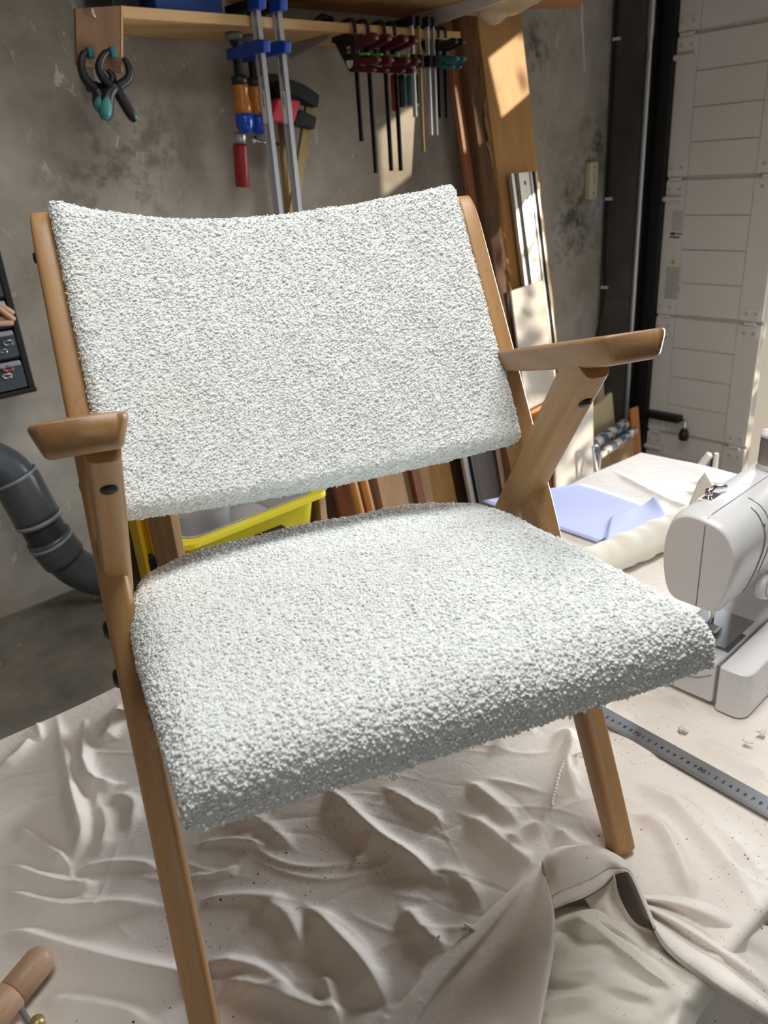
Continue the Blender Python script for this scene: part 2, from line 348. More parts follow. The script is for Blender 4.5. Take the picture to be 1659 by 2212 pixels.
tr = struct(MB().cyl((3.325, 1.925, 0.02), (3.325, 1.925, 1.93), 0.0135).cyl((3.325, 1.925, 1.93), (3.325, 1.925, 2.7), 0.0165).build('trim_4', M_steel))
# outside: sunlit ground and hedge bank
struct(MB().bb((3.55, -6, -0.12), (14, 8, -0.02)).build('floor_outside', mat('outside paving', (196, 188, 172), 0.9)))
# door furniture and stickers (parts of the leaf)
p = onx(1385, 888, XR - 0.03); q = onx(1470, 908, XR - 0.03)
hb = MB(); hb.bb((XR - 0.055, q.y, q.z - 0.012), (XR - 0.006, p.y, p.z + 0.012)).build('lock_bar', M_black, leaf, 0.006)
k = onx(1477, 940, XR - 0.05)
MB().tube([(XR - 0.03, q.y, q.z), (XR - 0.045, k.y + 0.004, q.z + 0.012), (XR - 0.05, k.y, q.z - 0.02), (XR - 0.05, k.y, k.z)], 0.006).build('lock_rod', M_chrome, leaf)
MB().lathe([(0.001, 0.030), (0.016, 0.028), (0.022, 0.012), (0.023, -0.012), (0.018, -0.024), (0.001, -0.026)], (XR - 0.05, k.y, k.z), (0, 0, 1)).build('lock_knob', M_black, leaf)
def sticker(px0, py0, px1, py1, lines, tri=None, parent=leaf, big=None):
    a = onx(px0, py0, XR - 0.005); b = onx(px1, py1, XR - 0.005); y1, z1, y0, z0 = a.y, a.z, b.y, b.z
    s = MB().bb((XR - 0.0056, y0, z0), (XR - 0.004, y1, z1)).build('sticker', M_stick, parent)
    m = MB(); hh = z1 - z0
    for i, (fa, fb, wd, th) in enumerate(lines):
        yy0 = y1 - (y1 - y0) * fb; yy1 = y1 - (y1 - y0) * fa; zc = z1 - hh * wd
        m.bb((XR - 0.0062, yy0, zc - th / 2), (XR - 0.0055, yy1, zc + th / 2))
    m.build('print_lines', M_ink, s)['kind'] = 'stuff'
    if tri:
        c, rr = tri; yc = y1 - (y1 - y0) * 0.5; zc = z1 - hh * c
        MB().prism([(yc - rr, zc - rr * 0.8), (yc + rr, zc - rr * 0.8), (yc, zc + rr)], YZ, XR - 0.0066, XR - 0.0055).build('warning_triangle', M_warn, s)
        MB().prism([(yc + 0.001, zc + rr * 0.5), (yc - 0.003, zc), (yc, zc), (yc - 0.002, zc - rr * 0.5), (yc + 0.003, zc + 0.002), (yc, zc + 0.002)], YZ, XR - 0.0072, XR - 0.0066).build('warning_bolt', M_ink, s)
rl = random.Random(3)
sticker(1450, 450, 1474, 517, [(0.15, 0.9, 0.1 + i * 0.055, 0.0016) for i in range(12)] + [(0.1, 0.45, 0.82, 0.012), (0.5, 0.95, 0.82, 0.006), (0.05, 0.8, 0.93, 0.007)])
sticker(1438, 556, 1471, 574, [], (0.5, 0.013))
sticker(1436, 574, 1468, 648, [(0.05 + 0.1 * rl.random(), 0.8 + 0.18 * rl.random(), 0.04 + i * 0.042, 0.0019) for i in range(23)])
a = onx(1417, 968, XR - 0.006); MB().prism([(a.y - 0.009, a.z - 0.009), (a.y + 0.009, a.z - 0.009), (a.y, a.z + 0.010)], YZ, XR - 0.0064, XR - 0.004).build('warning_triangle', M_warn, leaf)

# cable along the corner and the wall socket
def cable():
    pts = [(3.303, 2.075, 2.6), (3.303, 2.078, 1.2), (3.303, 2.07, 0.9), (3.28, 2.085, 0.70)]
    o = MB().tube(crom(pts, 20), 0.0055, 8).build('wall_cable', M_rub); tag(o, 'thin black cable clipped down the corner of the concrete wall', 'cable')
    for z in (1.945, 1.32, 0.93): MB().bb((3.295, 2.055, z - 0.006), (3.312, 2.085, z + 0.006)).build('cable_clip', M_white2, o)
cable()
s0 = ony(1277, 350, YW - 0.02); s1 = ony(1283, 430, YW - 0.02); sc = (s0 + s1) / 2; hw, hh = 0.029, (s0.z - s1.z) / 2
sk = tag(MB().prism(rpoly([(sc.x - hw, sc.z - hh), (sc.x + hw, sc.z - hh), (sc.x + hw, sc.z + hh), (sc.x - hw, sc.z + hh)], 0.012), XZ, YW - 0.028, YW, False).build('wall_switch', M_socket, None, 0.004), 'tall cream switch plate on the mouldy concrete wall near corner', 'switch')
m = MB()
for z, w_, h_ in ((0.055, 0.006, 0.014), (0.03, 0.010, 0.003), (0.018, 0.004, 0.01), (0.004, 0.008, 0.006), (-0.012, 0.009, 0.004), (-0.05, 0.008, 0.008), (-0.062, 0.008, 0.003)):
    m.bb((sc.x - w_ / 2, YW - 0.029, sc.z + z - h_ / 2), (sc.x + w_ / 2, YW - 0.0275, sc.z + z + h_ / 2))
m.build('printed_marks', M_ink, sk)['kind'] = 'stuff'
# pale drip mark and mortar patch are wall relief: small plaster smear proud of the wall
pm = ony(1255, 40, YW); pn = ony(1263, 155, YW)
MB().tube([(pm.x, YW - 0.001, pm.z + 0.1), (pm.x + .004, YW - 0.001, pm.z), (pn.x, YW - 0.001, pn.z)], [0.006, 0.005, 0.002], 6).build('plaster_drip', M_stick, bpy.data.objects['wall_back'])

# ------------------------------------------------------------------ worktable
def yb(x): return 1.141 - 0.063 * x
def yf(x): return 0.222 - 0.063 * x
TZ = 0.745; CZ = 0.757
tab = thing('work_table', 'long work table hidden under the cream cotton sheet', 'table', (0.7, 0.62, 0))
def quad(x0, x1, m0, m1, z0, z1):
    m = MB(); m.hexa([(x0, yf(x0) + m0, z0), (x1, yf(x1) + m0, z0), (x1, yb(x1) - m1, z0), (x0, yb(x0) - m1, z0)], [(x0, yf(x0) + m0, z1), (x1, yf(x1) + m0, z1), (x1, yb(x1) - m1, z1), (x0, yb(x0) - m1, z1)]); return m
quad(-0.62, 1.835, 0.012, 0.012, TZ - 0.035, TZ - 0.002).build('table_top', W_tan, tab)
for x in (-0.55, 1.75):
    for y in (yf(x) + 0.06, yb(x) - 0.06): MB().bb((x - 0.03, y - 0.03, 0), (x + 0.03, y + 0.03, TZ - 0.035)).build('leg', W_tan, tab)

# ------------------------------------------------------------------ armchair
CH = thing('armchair', 'wooden armchair with white boucle seat and back standing on the sheeted table', 'armchair', (0.62864, 0.33270, CZ), -0.3978)
Wd, KK, MM = 0.4998, -0.0441, 0.0703
def SP(side, v, w, off=0.0):
    sg = -1 if side else 1
    return Vector(((-Wd if side else 0) + sg * (KK * w + MM * v) + sg * off, v, w))
def cpart(o):
    o.parent = CH; o.matrix_parent_inverse = Matrix(); return o
def stick(name, P0, P1, secs, udir, m, dome=(0, 0), wob=0.0, nseg=40):
    """rounded stick; secs: (t, in-plane width, thickness); local z runs along it"""
    P0, P1 = Vector(P0), Vector(P1); L = (P1 - P0).length; z = (P1 - P0).normalized(); x = Vector(udir); x = (x - z * x.dot(z)).normalized(); y = z.cross(x)
    ts = [s[0] for s in secs]; rings = []
    tt = sorted(set(list(np.linspace(0, 1, nseg)) + [0.002, 0.006, 0.012, 0.02, 0.98, 0.988, 0.994, 0.998]))
    for t in tt:
        wv = np.interp(t, ts, [s[1] for s in secs]); tv = np.interp(t, ts, [s[2] for s in secs]); sx = sy = 1.0
        for e, dm in ((t * L, dome[0]), ((1 - t) * L, dome[1])):
            if dm and e < dm: q = math.sqrt(max(0.0, 1 - (1 - e / dm) ** 2)); sy *= 0.25 + 0.75 * q; sx *= 0.72 + 0.28 * q
        N = 28; rg = []
        for j in range(N):
            a = 2 * math.pi * j / N; c, s = math.cos(a), math.sin(a); pw = 0.5
            rg.append((math.copysign(abs(c) ** pw, c) * tv / 2 * sx, math.copysign(abs(s) ** pw, s) * wv / 2 * sy, t * L))
        rings.append(rg)
    N = 28; mb = MB(); mb.v = [p for r in rings for p in r]; K = len(rings)
    mb.f = [(i * N + j, i * N + (j + 1) % N, (i + 1) * N + (j + 1) % N, (i + 1) * N + j) for i in range(K - 1) for j in range(N)] + [tuple(range(N))[::-1], tuple((K - 1) * N + j for j in range(N))]
    mb.sm = [True] * (len(mb.f) - 2) + [False] * 2
    o = mb.build(name, m); o.matrix_local = Matrix(((x.x, y.x, z.x, P0.x), (x.y, y.y, z.y, P0.y), (x.z, y.z, z.z, P0.z), (0, 0, 0, 1)))
    return o
TV, TW, AV, AW, BV = 0.4023, 0.7332, 0.0756, 0.5783, 0.545
for side in (0, 1):
    tl = 0.985 if side == 0 else 1.012
    ud = SP(side, 0, 0, 1) - SP(side, 0, 0)
    cpart(stick('front_leg_and_back_post', SP(side, -0.03 * side, 0.0), SP(side, TV * tl, TW * tl), [(0, 0.030, 0.027), (0.1, 0.034, 0.029), (0.52, 0.047, 0.030), (0.75, 0.044, 0.027), (1, 0.033, 0.024)], ud, W_chair, (0.006, 0.045)))
    cpart(stick('rear_leg_and_arm_support', SP(side, BV, 0.0, -0.004), SP(side, AV - 0.004, AW + 0.006, -0.005), [(0, 0.030, 0.026), (0.5, 0.046, 0.030), (1, 0.046, 0.0285)], ud, W_chair, (0.006, 0)))
    # armrest: paddle with chamfered underside
    ar = []
    sg = -1 if side else 1
    A0 = SP(side, 0.285, 0.550, 0.002); A1 = SP(side, 0.018, 0.617, 0.010)
    zl = (A1 - A0).normalized(); xl = Vector((sg, 0, 0)); xl = (xl - zl * xl.dot(zl)).normalized(); yl = zl.cross(xl); 
    if yl.z < 0: yl = -yl
    Lr = (A1 - A0).length
    for t, hw0, hw1, th in ((0.0, 0.012, 0.011, 0.016), (0.01, 0.017, 0.014, 0.021), (0.06, 0.022, 0.017, 0.024), (0.3, 0.027, 0.020, 0.026), (0.6, 0.031, 0.023, 0.027), (0.85, 0.036, 0.027, 0.027), (0.95, 0.0365, 0.027, 0.027), (0.985, 0.0345, 0.025, 0.025), (1.0, 0.030, 0.0225, 0.021)):
        c = A0 + zl * (t * Lr); pts = [(-hw0, 0.0), (hw0, 0.0), (hw1, -th), (-hw1, -th)]
        ar.append([c + xl * p[0] + yl * p[1] for p in rpoly(pts, [0.007, 0.007, 0.005, 0.005], 4)])
    n = len(ar[0]); mb = MB(); mb.v = [tuple(q) for r in ar for q in r]
    mb.f = [(i * n + j, i * n + (j + 1) % n, (i + 1) * n + (j + 1) % n, (i + 1) * n + j) for i in range(len(ar) - 1) for j in range(n)] + [tuple(range(n))[::-1], tuple((len(ar) - 1) * n + j for j in range(n))]
    mb.sm = [True] * (len(mb.f) - 2) + [True] * 2
    o = mb.build('armrest', W_arm); cpart(o)
    # slotted screw on the front of the arm support
    d = (Vector((0, AV, AW)) - Vector((0, BV, 0))).normalized(); fr = Vector((0, -d.z, d.y)); c = SP(side, AV, AW, -0.003) - d * 0.034 + fr * 0.0215
    mb = MB().cyl(c - fr * 0.004, c + fr * 0.0015, 0.0072, 20); o = cpart(mb.build('screw', M_blackm))
    sl_ = MB().box(c + fr * 0.0016, (0.011, 0.0016, 0.0018)); s2 = sl_.build('screw_slot', M_chrome); s2.parent = o; s2.matrix_parent_inverse = Matrix()
    # black knob bolts on the outside of the post
    for w in (0.303, 0.347, 0.48, 0.70):
        v = TV * w / TW; c = SP(side, v, w, 0.008)
        mb = MB().lathe([(0.0001, 0.012), (0.007, 0.0115), (0.010, 0.009), (0.011, 0.004), (0.010, 0)] if w < 0.4 else [(0.0001, 0.0075), (0.005, 0.007), (0.006, 0.005), (0.006, 0)], c, (sg, 0, 0), 16); cpart(mb.build('bolt_cap', M_black))

def prof(n_, L, r, h, step_side=0.0016):
    tot = (L - r) + math.pi * r / 2 + h; q = np.linspace(-tot, tot, n_); a = np.abs(q); s = np.sign(q)
    th = np.clip((a - (L - r)) / r, 0, math.pi / 2)
    lat = np.where(a <= L - r, a, L - r + r * np.sin(th)); dep = np.where(a <= L - r, 0, r * (1 - np.cos(th))) + np.clip(a - (L - r) - math.pi * r / 2, 0, None)
    return s * lat, dep
def cushion(name, P, m):
    a, b = P.shape[:2]; me = bpy.data.meshes.new(name); me.vertices.add(a * b); me.vertices.foreach_set('co', P.reshape(-1).astype(np.float32))
    i = np.arange(a * b).reshape(a, b); F = np.stack([i[:-1, :-1], i[:-1, 1:], i[1:, 1:], i[1:, :-1]], -1).reshape(-1)
    nf = (a - 1) * (b - 1); me.loops.add(nf * 4); me.loops.foreach_set('vertex_index', F.astype(np.int32)); me.polygons.add(nf)
    me.polygons.foreach_set('loop_start', np.arange(0, nf * 4, 4, dtype=np.int32)); me.polygons.foreach_set('loop_total', np.full(nf, 4, dtype=np.int32))
    me.update(); me.validate(); me.polygons.foreach_set('use_smooth', np.ones(nf, bool)); me.materials.append(m)
    o = bpy.data.objects.new(name, me); COL.objects.link(o); return o
_t = (1 + 5 ** 0.5) / 2
ICO = np.array([(-1, _t, 0), (1, _t, 0), (-1, -_t, 0), (1, -_t, 0), (0, -1, _t), (0, 1, _t), (0, -1, -_t), (0, 1, -_t), (_t, 0, -1), (_t, 0, 1), (-_t, 0, -1), (-_t, 0, 1)], float) / math.sqrt(1 + _t * _t)
ICF = np.array([(0, 11, 5), (0, 5, 1), (0, 1, 7), (0, 7, 10), (0, 10, 11), (1, 5, 9), (5, 11, 4), (11, 10, 2), (10, 7, 6), (7, 1, 8), (3, 9, 4), (3, 4, 2), (3, 2, 6), (3, 6, 8), (3, 8, 9), (4, 9, 5), (2, 4, 11), (6, 2, 10), (8, 6, 7), (9, 8, 1)])
M_nub = mat('boucle loop yarn', (234, 237, 236), 0.9, 0, 0.15); M_nub.node_tree.nodes['Principled BSDF'].inputs['Sheen Weight'].default_value = 0.25
def nubs(P, count, L, Wd_, H, parent, twill=None, seed=1):
    r = np.random.default_rng(seed); du = np.gradient(P, axis=0); dv = np.gradient(P, axis=1); N = np.cross(du, dv); ar = np.linalg.norm(N, axis=-1)
    N = N / (ar[..., None] + 1e-12); c = P.reshape(-1, 3).mean(0)
    if ((P - c) * N).sum() < 0: N = -N
    k = r.choice(ar.size, count, p=(ar / ar.sum()).ravel()); pos = P.reshape(-1, 3)[k] + r.normal(0, 0.0006, (count, 3)); n = N.reshape(-1, 3)[k]
    tu = du.reshape(-1, 3)[k]; tu /= np.linalg.norm(tu, axis=1, keepdims=True) + 1e-12; tu = tu - n * (tu * n).sum(1, keepdims=True); tu /= np.linalg.norm(tu, axis=1, keepdims=True) + 1e-12; tv = np.cross(n, tu)
    a = r.uniform(0, math.pi, count) if twill is None else twill + r.normal(0, 0.42, count)
    x = tu * np.cos(a)[:, None] + tv * np.sin(a)[:, None]; y = np.cross(n, x); sc = r.lognormal(0, 0.26, (count, 1))
    tilt = r.normal(0, 0.35, (count, 1)); xx = x + n * tilt; xx /= np.linalg.norm(xx, axis=1, keepdims=True)
    V = pos[:, None] + ICO[None, :, 0:1] * (xx * L * sc)[:, None] + ICO[None, :, 1:2] * (y * Wd_ * sc)[:, None] + ICO[None, :, 2:3] * (n * H * sc)[:, None] + (n * H * 0.35)[:, None]
    F = (ICF[None] + (np.arange(count) * 12)[:, None, None]).reshape(-1); nf = count * 20
    me = bpy.data.meshes.new('boucle_loops'); me.vertices.add(count * 12); me.vertices.foreach_set('co', V.reshape(-1).astype(np.float32)); me.loops.add(nf * 3); me.loops.foreach_set('vertex_index', F.astype(np.int32)); me.polygons.add(nf)
    me.polygons.foreach_set('loop_start', np.arange(0, nf * 3, 3, dtype=np.int32)); me.polygons.foreach_set('loop_total', np.full(nf, 3, dtype=np.int32)); me.update(); me.polygons.foreach_set('use_smooth', np.ones(nf, bool)); me.materials.append(M_nub)
    o = bpy.data.objects.new('boucle_loops', me); COL.objects.link(o); o.parent = parent; o['kind'] = 'stuff'; return o
# backrest pad
ls, ds = prof(300, 1.0, 0.075, 0.16); lt, dt = prof(210, 0.1655, 0.014, 0.034)
Ss, Tt = np.meshgrid(ls, lt, indexing='ij'); Ds, Dt = np.meshgrid(ds * 0.228, dt, indexing='ij')
t01 = Tt / 0.331 + 0.5
uc = -0.251; hwid = np.interp(t01, [0, 1], [0.2325, 0.2325])
ear = 0.012 * np.clip(-Ss, 0, 1) ** 3 * t01 - 0.006 * np.clip(Ss, 0, 1) ** 3 * t01
vv = 0.201 + 0.173 * t01; ww = 0.468 + 0.282 * t01 + ear
bulge = 0.006 * (1 - Ss ** 2) * (1 - (2 * t01 - 1) ** 2)
nn = -0.05 * (1 - Ss ** 2) + bulge - np.minimum(np.hypot(Ds, Dt) * 0.55 + 0.45 * (Ds + Dt), 0.052)
lump = 0.0012 * np.sin(Ss * 17 + 3 * t01) * np.sin(t01 * 13 + 2 * Ss)
nn = nn + lump
P = np.stack([uc + Ss * hwid, vv - 0.857 * nn, ww + 0.515 * nn], -1)
bk_ = cpart(cushion('backrest', P, M_bback)); nubs(P, 56000, 0.0016, 0.0009, 0.00065, bk_, 0.62, 3)
mb = MB(); gs = np.linspace(-0.97, 0.97, 21)
Pb = np.array([[(uc + s * 0.222, 0.203 + 0.165 * t + 0.857 * (0.05 * (1 - s * s) + 0.046), 0.472 + 0.27 * t - 0.515 * (0.05 * (1 - s * s) + 0.046)) for t in (0, 0.5, 1)] for s in gs])
cpart(mb.grid(Pb).build('back_panel', W_tan))
# seat pad
la, da = prof(300, 1.0, 0.13, 0.12); lb, db = prof(300, 1.0, 0.13, 0.11)
A, B = np.meshgrid(la, lb, indexing='ij'); Da, Db = np.meshgrid(da * 0.212, db * 0.235, indexing='ij')
b01 = (B + 1) / 2
vf = -0.150 + 0.004 * A ** 4; vbk = 0.338 - 0.085 * np.abs(A) ** 4.0
v = vf + (vbk - vf) * b01
us = 0.2115 + 0.026 * b01 - 0.016 * np.clip(b01 - 0.6, 0, 1) ** 2 / 0.16
dep = np.minimum(np.hypot(Da, Db) * 0.6 + 0.4 * (Da + Db), 0.052)
w = 0.428 - 0.150 * (v + 0.15) + 0.012 * (1 - A ** 2) * (1 - B ** 2) - dep
w = w + 0.0012 * np.sin(A * 11 + 2 * B) * np.sin(B * 9 - A)
P = np.stack([-0.2555 - 0.006 * b01 + A * us, v, w], -1)
st_ = cpart(cushion('seat', P, M_bseat)); nubs(P, 60000, 0.0017, 0.00115, 0.0011, st_, None, 4)
bpz = lambda u, v: 0.428 - 0.15 * (v + 0.15) - 0.050
mb = MB(); ol = rpoly([(-0.44, -0.09), (-0.07, -0.09), (-0.06, 0.21), (-0.13, 0.28), (-0.38, 0.28), (-0.45, 0.21)], 0.03)
n = len(ol); mb.add([(a, b, bpz(a, b)) for a, b in ol] + [(a, b, bpz(a, b) - 0.012) for a, b in ol], [tuple(range(n)), tuple(range(n, 2 * n))[::-1]] + [(i, (i + 1) % n, n + (i + 1) % n, n + i) for i in range(n)])
cpart(mb.build('seat_board', W_tan))
for v_ in (0.02, 0.22):
    a = SP(1, v_ + 0.02, bpz(0, v_) - 0.03); b = SP(0, v_ + 0.02, bpz(0, v_) - 0.03); cpart(stick('seat_rail', a, b, [(0, 0.03, 0.02), (1, 0.03, 0.02)], (0, 1, 0), W_chair))

# ------------------------------------------------------------------ cream sheet over the table
def FP(*px, z=CZ): return [onz(a, b, z) for a, b in px]
RIDGES = [  # pixel-traced fold lines on the table plane, half width, height
    ([(122, 1548), (142, 1640), (165, 1740), (180, 1810), (152, 1872)], .011, .012), ([(183, 1556), (182, 1630), (192, 1685), (222, 1702), (262, 1698)], .010, .012),
    ([(255, 1525), (240, 1580), (228, 1604)], .012, .013), ([(150, 1700), (165, 1760), (178, 1812)], .012, .010),
    ([(30, 1790), (100, 1838), (152, 1874)], .010, .010), ([(0, 1868), (60, 1892), (120, 1912), (178, 1920), (215, 1908)], .010, .010),
    ([(0, 1922), (70, 1952), (150, 1968), (250, 1962), (360, 1958)], .011, .010), ([(0, 2014), (60, 2030), (140, 2054), (260, 2090), (380, 2115), (470, 2130)], .013, .013),
    ([(80, 2160), (170, 2172), (260, 2190), (330, 2215)], .012, .008), ([(0, 1660), (40, 1630), (70, 1590)], .010, .007), ([(90, 1600), (80, 1560)], .006, .006), ([(215, 1740), (230, 1790), (215, 1850)], .010, .006),
    ([(250, 1720), (290, 1740), (280, 1800)], .010, .005), ([(160, 1885), (230, 1870), (300, 1868), (345, 1880)], .007, .005),
    ([(470, 2120), (560, 2140), (700, 2190), (740, 2215)], .010, .007),
    # under and in front of the seat
    ([(705, 1700), (760, 1760), (820, 1815), (880, 1855), (960, 1910)], .013, .013), ([(660, 1960), (720, 2020), (780, 2085), (835, 2170)], .013, .011), ([(830, 1700), (900, 1745), (960, 1780)], .010, .006),
    ([(480, 1760), (560, 1775), (640, 1840)], .010, .005), ([(420, 1825), (500, 1815), (580, 1830)], .006, .004), ([(560, 1950), (620, 1985), (660, 2070)], .012, .006), ([(870, 1960), (910, 2010), (960, 2050)], .012, .008),
    ([(1000, 1760), (1060, 1800), (1120, 1850), (1150, 1870)], .012, .007), ([(930, 1880), (1000, 1900), (1040, 1960)], .012, .006), ([(450, 2075), (560, 2100), (640, 2150)], .010, .007), ([(700, 2105), (715, 2160), (730, 2212)], .008, .006),
    ([(760, 1870), (790, 1850), (800, 1810)], .006, .005), ([(1060, 1630), (1110, 1580), (1160, 1560)], .012, .007), ([(400, 1895), (470, 1890), (520, 1870)], .006, .004), ([(430, 1945), (520, 1938), (640, 1950)], .008, .004),
    # around the right leg
    ([(1190, 1610), (1225, 1590), (1235, 1620), (1225, 1670), (1245, 1720)], .012, .012), ([(1310, 1510), (1400, 1512), (1500, 1530)], .010, .008), ([(1330, 1565), (1370, 1610), (1430, 1640)], .012, .010),
    ([(1370, 1690), (1450, 1750), (1530, 1830), (1640, 1960)], .013, .012), ([(1365, 1760), (1430, 1800), (1470, 1880), (1500, 1950)], .011, .012), ([(1430, 1720), (1520, 1780), (1640, 1880)], .014, .010),
    ([(1180, 1780), (1130, 1800), (1100, 1830)], .010, .008), ([(1200, 1790), (1240, 1830), (1290, 1840)], .010, .008), ([(1500, 1600), (1580, 1640), (1659, 1680)], .014, .006), ([(1390, 1480), (1420, 1500), (1500, 1545)], .008, .008),
    ([(1480, 1060), (1540, 1075), (1600, 1080)], .008, .006), ([(1440, 1080), (1500, 1100), (1560, 1100)], .008, .006), ([(1330, 1020), (1400, 1060), (1470, 1090)], .012, .004), ([(1490, 1040), (1560, 1048), (1615, 1055)], .006, .005), ([(1120, 1780), (1060, 1730), (1010, 1690)], .012, .006),
]
def fold_height(X, Y):
    H = np.zeros_like(X)
    for pl, wd, ht in RIDGES:
        q = crom([(p.x, p.y, 0) for p in FP(*pl)], max(10, 5 * len(pl)))[:, :2]; n = len(q)
        bb = (q.min(0) - 4 * wd, q.max(0) + 4 * wd)
        msk = (X > bb[0][0]) & (X < bb[1][0]) & (Y > bb[0][1]) & (Y < bb[1][1])
        if not msk.any(): continue
        xs, ys = X[msk], Y[msk]; best = np.full(xs.shape, 9.0); bt = np.zeros(xs.shape); sd = np.zeros(xs.shape)
        for i in range(n - 1):
            a, b = q[i], q[i + 1]; d = b - a; L2 = d @ d + 1e-12
            t = np.clip(((xs - a[0]) * d[0] + (ys - a[1]) * d[1]) / L2, 0, 1); dx = xs - a[0] - t * d[0]; dy = ys - a[1] - t * d[1]; D = np.hypot(dx, dy)
            u = D < best; best[u] = D[u]; bt[u] = (i + t[u]) / (n - 1); sd[u] = np.sign(d[0] * dy - d[1] * dx)[u]
        env = np.clip(np.minimum(bt, 1 - bt) / 0.22, 0.0, 1); env = env * env * (3 - 2 * env)
        f = 1.0
        H[msk] += 1.25 * ht * (0.12 + 0.88 * env) * (0.82 * np.exp(-(best / (wd * f * (0.5 + 0.5 * env) + 1e-5)) ** 2) + 0.18 * np.exp(-best / (0.5 * wd * f * (0.5 + 0.5 * env) + 1e-5))) * np.where((bt <= 0) | (bt >= 1), np.exp(-(best / wd) ** 2), 1)
    return H
def wrinkle(X, Y):
    """many fine straight creases, mostly running the way the cloth was pulled, over very low swells"""
    h = np.zeros_like(X); r2 = np.random.default_rng(5)
    for _ in range(14):
        a = r2.uniform(0, math.pi); k = r2.uniform(14, 45); h += (0.011 / k) * np.sin(k * (math.cos(a) * X + math.sin(a) * Y) + r2.uniform(0, 6.28))
    for n in range(330):
        cx, cy = r2.uniform(-0.2, 1.5), r2.uniform(0.2, 1.02); ang = -0.95 + 0.55 * r2.standard_normal() if r2.random() < 0.72 else r2.uniform(0, math.pi)
        L = r2.uniform(0.015, 0.075) * (1.5 if n < 60 else 1); wd = r2.uniform(0.0016, 0.0045) * (1.6 if n < 60 else 1); ht = wd * r2.uniform(0.25, 0.55) * (1.3 if n < 60 else 1); bend = r2.uniform(-5, 5)
        dx, dy = X - cx, Y - cy; u = dx * math.cos(ang) + dy * math.sin(ang); m = np.abs(u) < 1.6 * L
        if not m.any(): continue
        uu = u[m]; v = -dx[m] * math.sin(ang) + dy[m] * math.cos(ang) + bend * uu * uu
        h[m] += ht * r2.choice([1, 1, -0.7]) * np.exp(-(np.abs(v) / wd) ** 1.3) * np.exp(-(uu / L) ** 4)
    return h
def sheet():
    nx, ny = 1100, 560; x = np.linspace(-0.62, 1.862, nx); r = 0.010; drop = 0.30
    # cross-table parameter: flat part plus rolled edge plus hang, both ends
    tv = np.linspace(0, 1, ny); arc = math.pi * r / 2
    X = np.zeros((nx, ny)); Y = X.copy(); Z = X.copy()
    for i in range(nx):
        w = yb(x[i]) - yf(x[i]) - 2 * r; 
        s = np.concatenate([np.linspace(-drop - arc, -arc, 26)[:-1], np.linspace(-arc, 0, 7)[:-1], np.linspace(0, w, ny - 62), np.linspace(w, w + arc, 7)[1:], np.linspace(w + arc, w + arc + drop, 26)[1:]])
        s = s[:ny]; 
        if len(s) < ny: s = np.pad(s, (0, ny - len(s)), mode='edge')
        th = np.clip(-s / r, 0, math.pi / 2) + 0; th2 = np.clip((s - w) / r, 0, math.pi / 2)
        y = np.clip(s, 0, w) - r * np.sin(th) + r * np.sin(th2); z = -r * (1 - np.cos(th)) - r * (1 - np.cos(th2)) - np.clip(-s - arc, 0, None) - np.clip(s - w - arc, 0, None)
        X[i] = x[i]; Y[i] = yf(x[i]) + r + y; Z[i] = z
    flat = np.exp(-(np.maximum(-Z, 0) / 0.03) ** 2)
    H = (fold_height(X, Y) + wrinkle(X, Y)) * flat
    foot = [(onz(1345, 1848, CZ)), Vector((0.176, 0.487, 0)), (onz(283, 1600, CZ)), Vector((1.09, 0.82, 0))]
    for f in foot: H *= 1 - 0.9 * np.exp(-(((X - f.x) ** 2 + (Y - f.y) ** 2) / 0.02 ** 2))
    # keep flat under the machine, the ruler and the papers
    def damp(x0, x1, y0, y1, s=0.03, k=0.85):
        dx = np.maximum(np.maximum(x0 - X, X - x1), 0); dy = np.maximum(np.maximum(y0 - Y, Y - y1), 0); return 1 - k * np.exp(-(dx * dx + dy * dy) / (s * s))
    H *= damp(0.96, 1.45, 0.34, 0.50, 0.02); H *= damp(1.3, 1.56, 0.8, 1.0, 0.03, 0.8)
    ra, rb = onz(1300, 1535, CZ), onz(1659, 1752, CZ); d = (rb - ra).normalized(); dist = np.abs((X - ra.x) * d.y - (Y - ra.y) * d.x)
    H *= 1 - 0.96 * np.exp(-(dist / 0.03) ** 4) * (X > 0.5)
    hang = np.clip(-Z - 0.02, 0, None); wave = 0.018 * np.sin(X * 34 + 2 * np.sin(X * 9)) + 0.01 * np.sin(X * 71 + 1)
    Yo = np.where(Y > 0.6, 1, -1) * (hang / 0.3) ** 0.7 * (wave + 0.012); Y = Y + Yo
    Z = CZ + Z + H
    # right-hand edge also folds down
    e = np.clip((X - 1.846) / 0.016, 0, 1); Z = Z - e ** 2 * 0.05
    P = np.stack([X, Y, Z], -1); return cushion('dust_sheet', P, M_sheet)
sh = tag(sheet(), 'wrinkled cream cotton sheet spread over the work table under the chair', 'sheet')
mb = MB(); e = []
for t in np.linspace(0, 1, 60):
    y = yf(1.862) + t * (yb(1.862) - yf(1.862)); e.append([(1.862, y, CZ - 0.05), (1.866 + 0.006 * math.sin(t * 40), y, CZ - 0.18), (1.872 + 0.02 * math.sin(t * 40), y, CZ - 0.32)])
mb.grid(e).build('side_drop', M_sheet, sh)

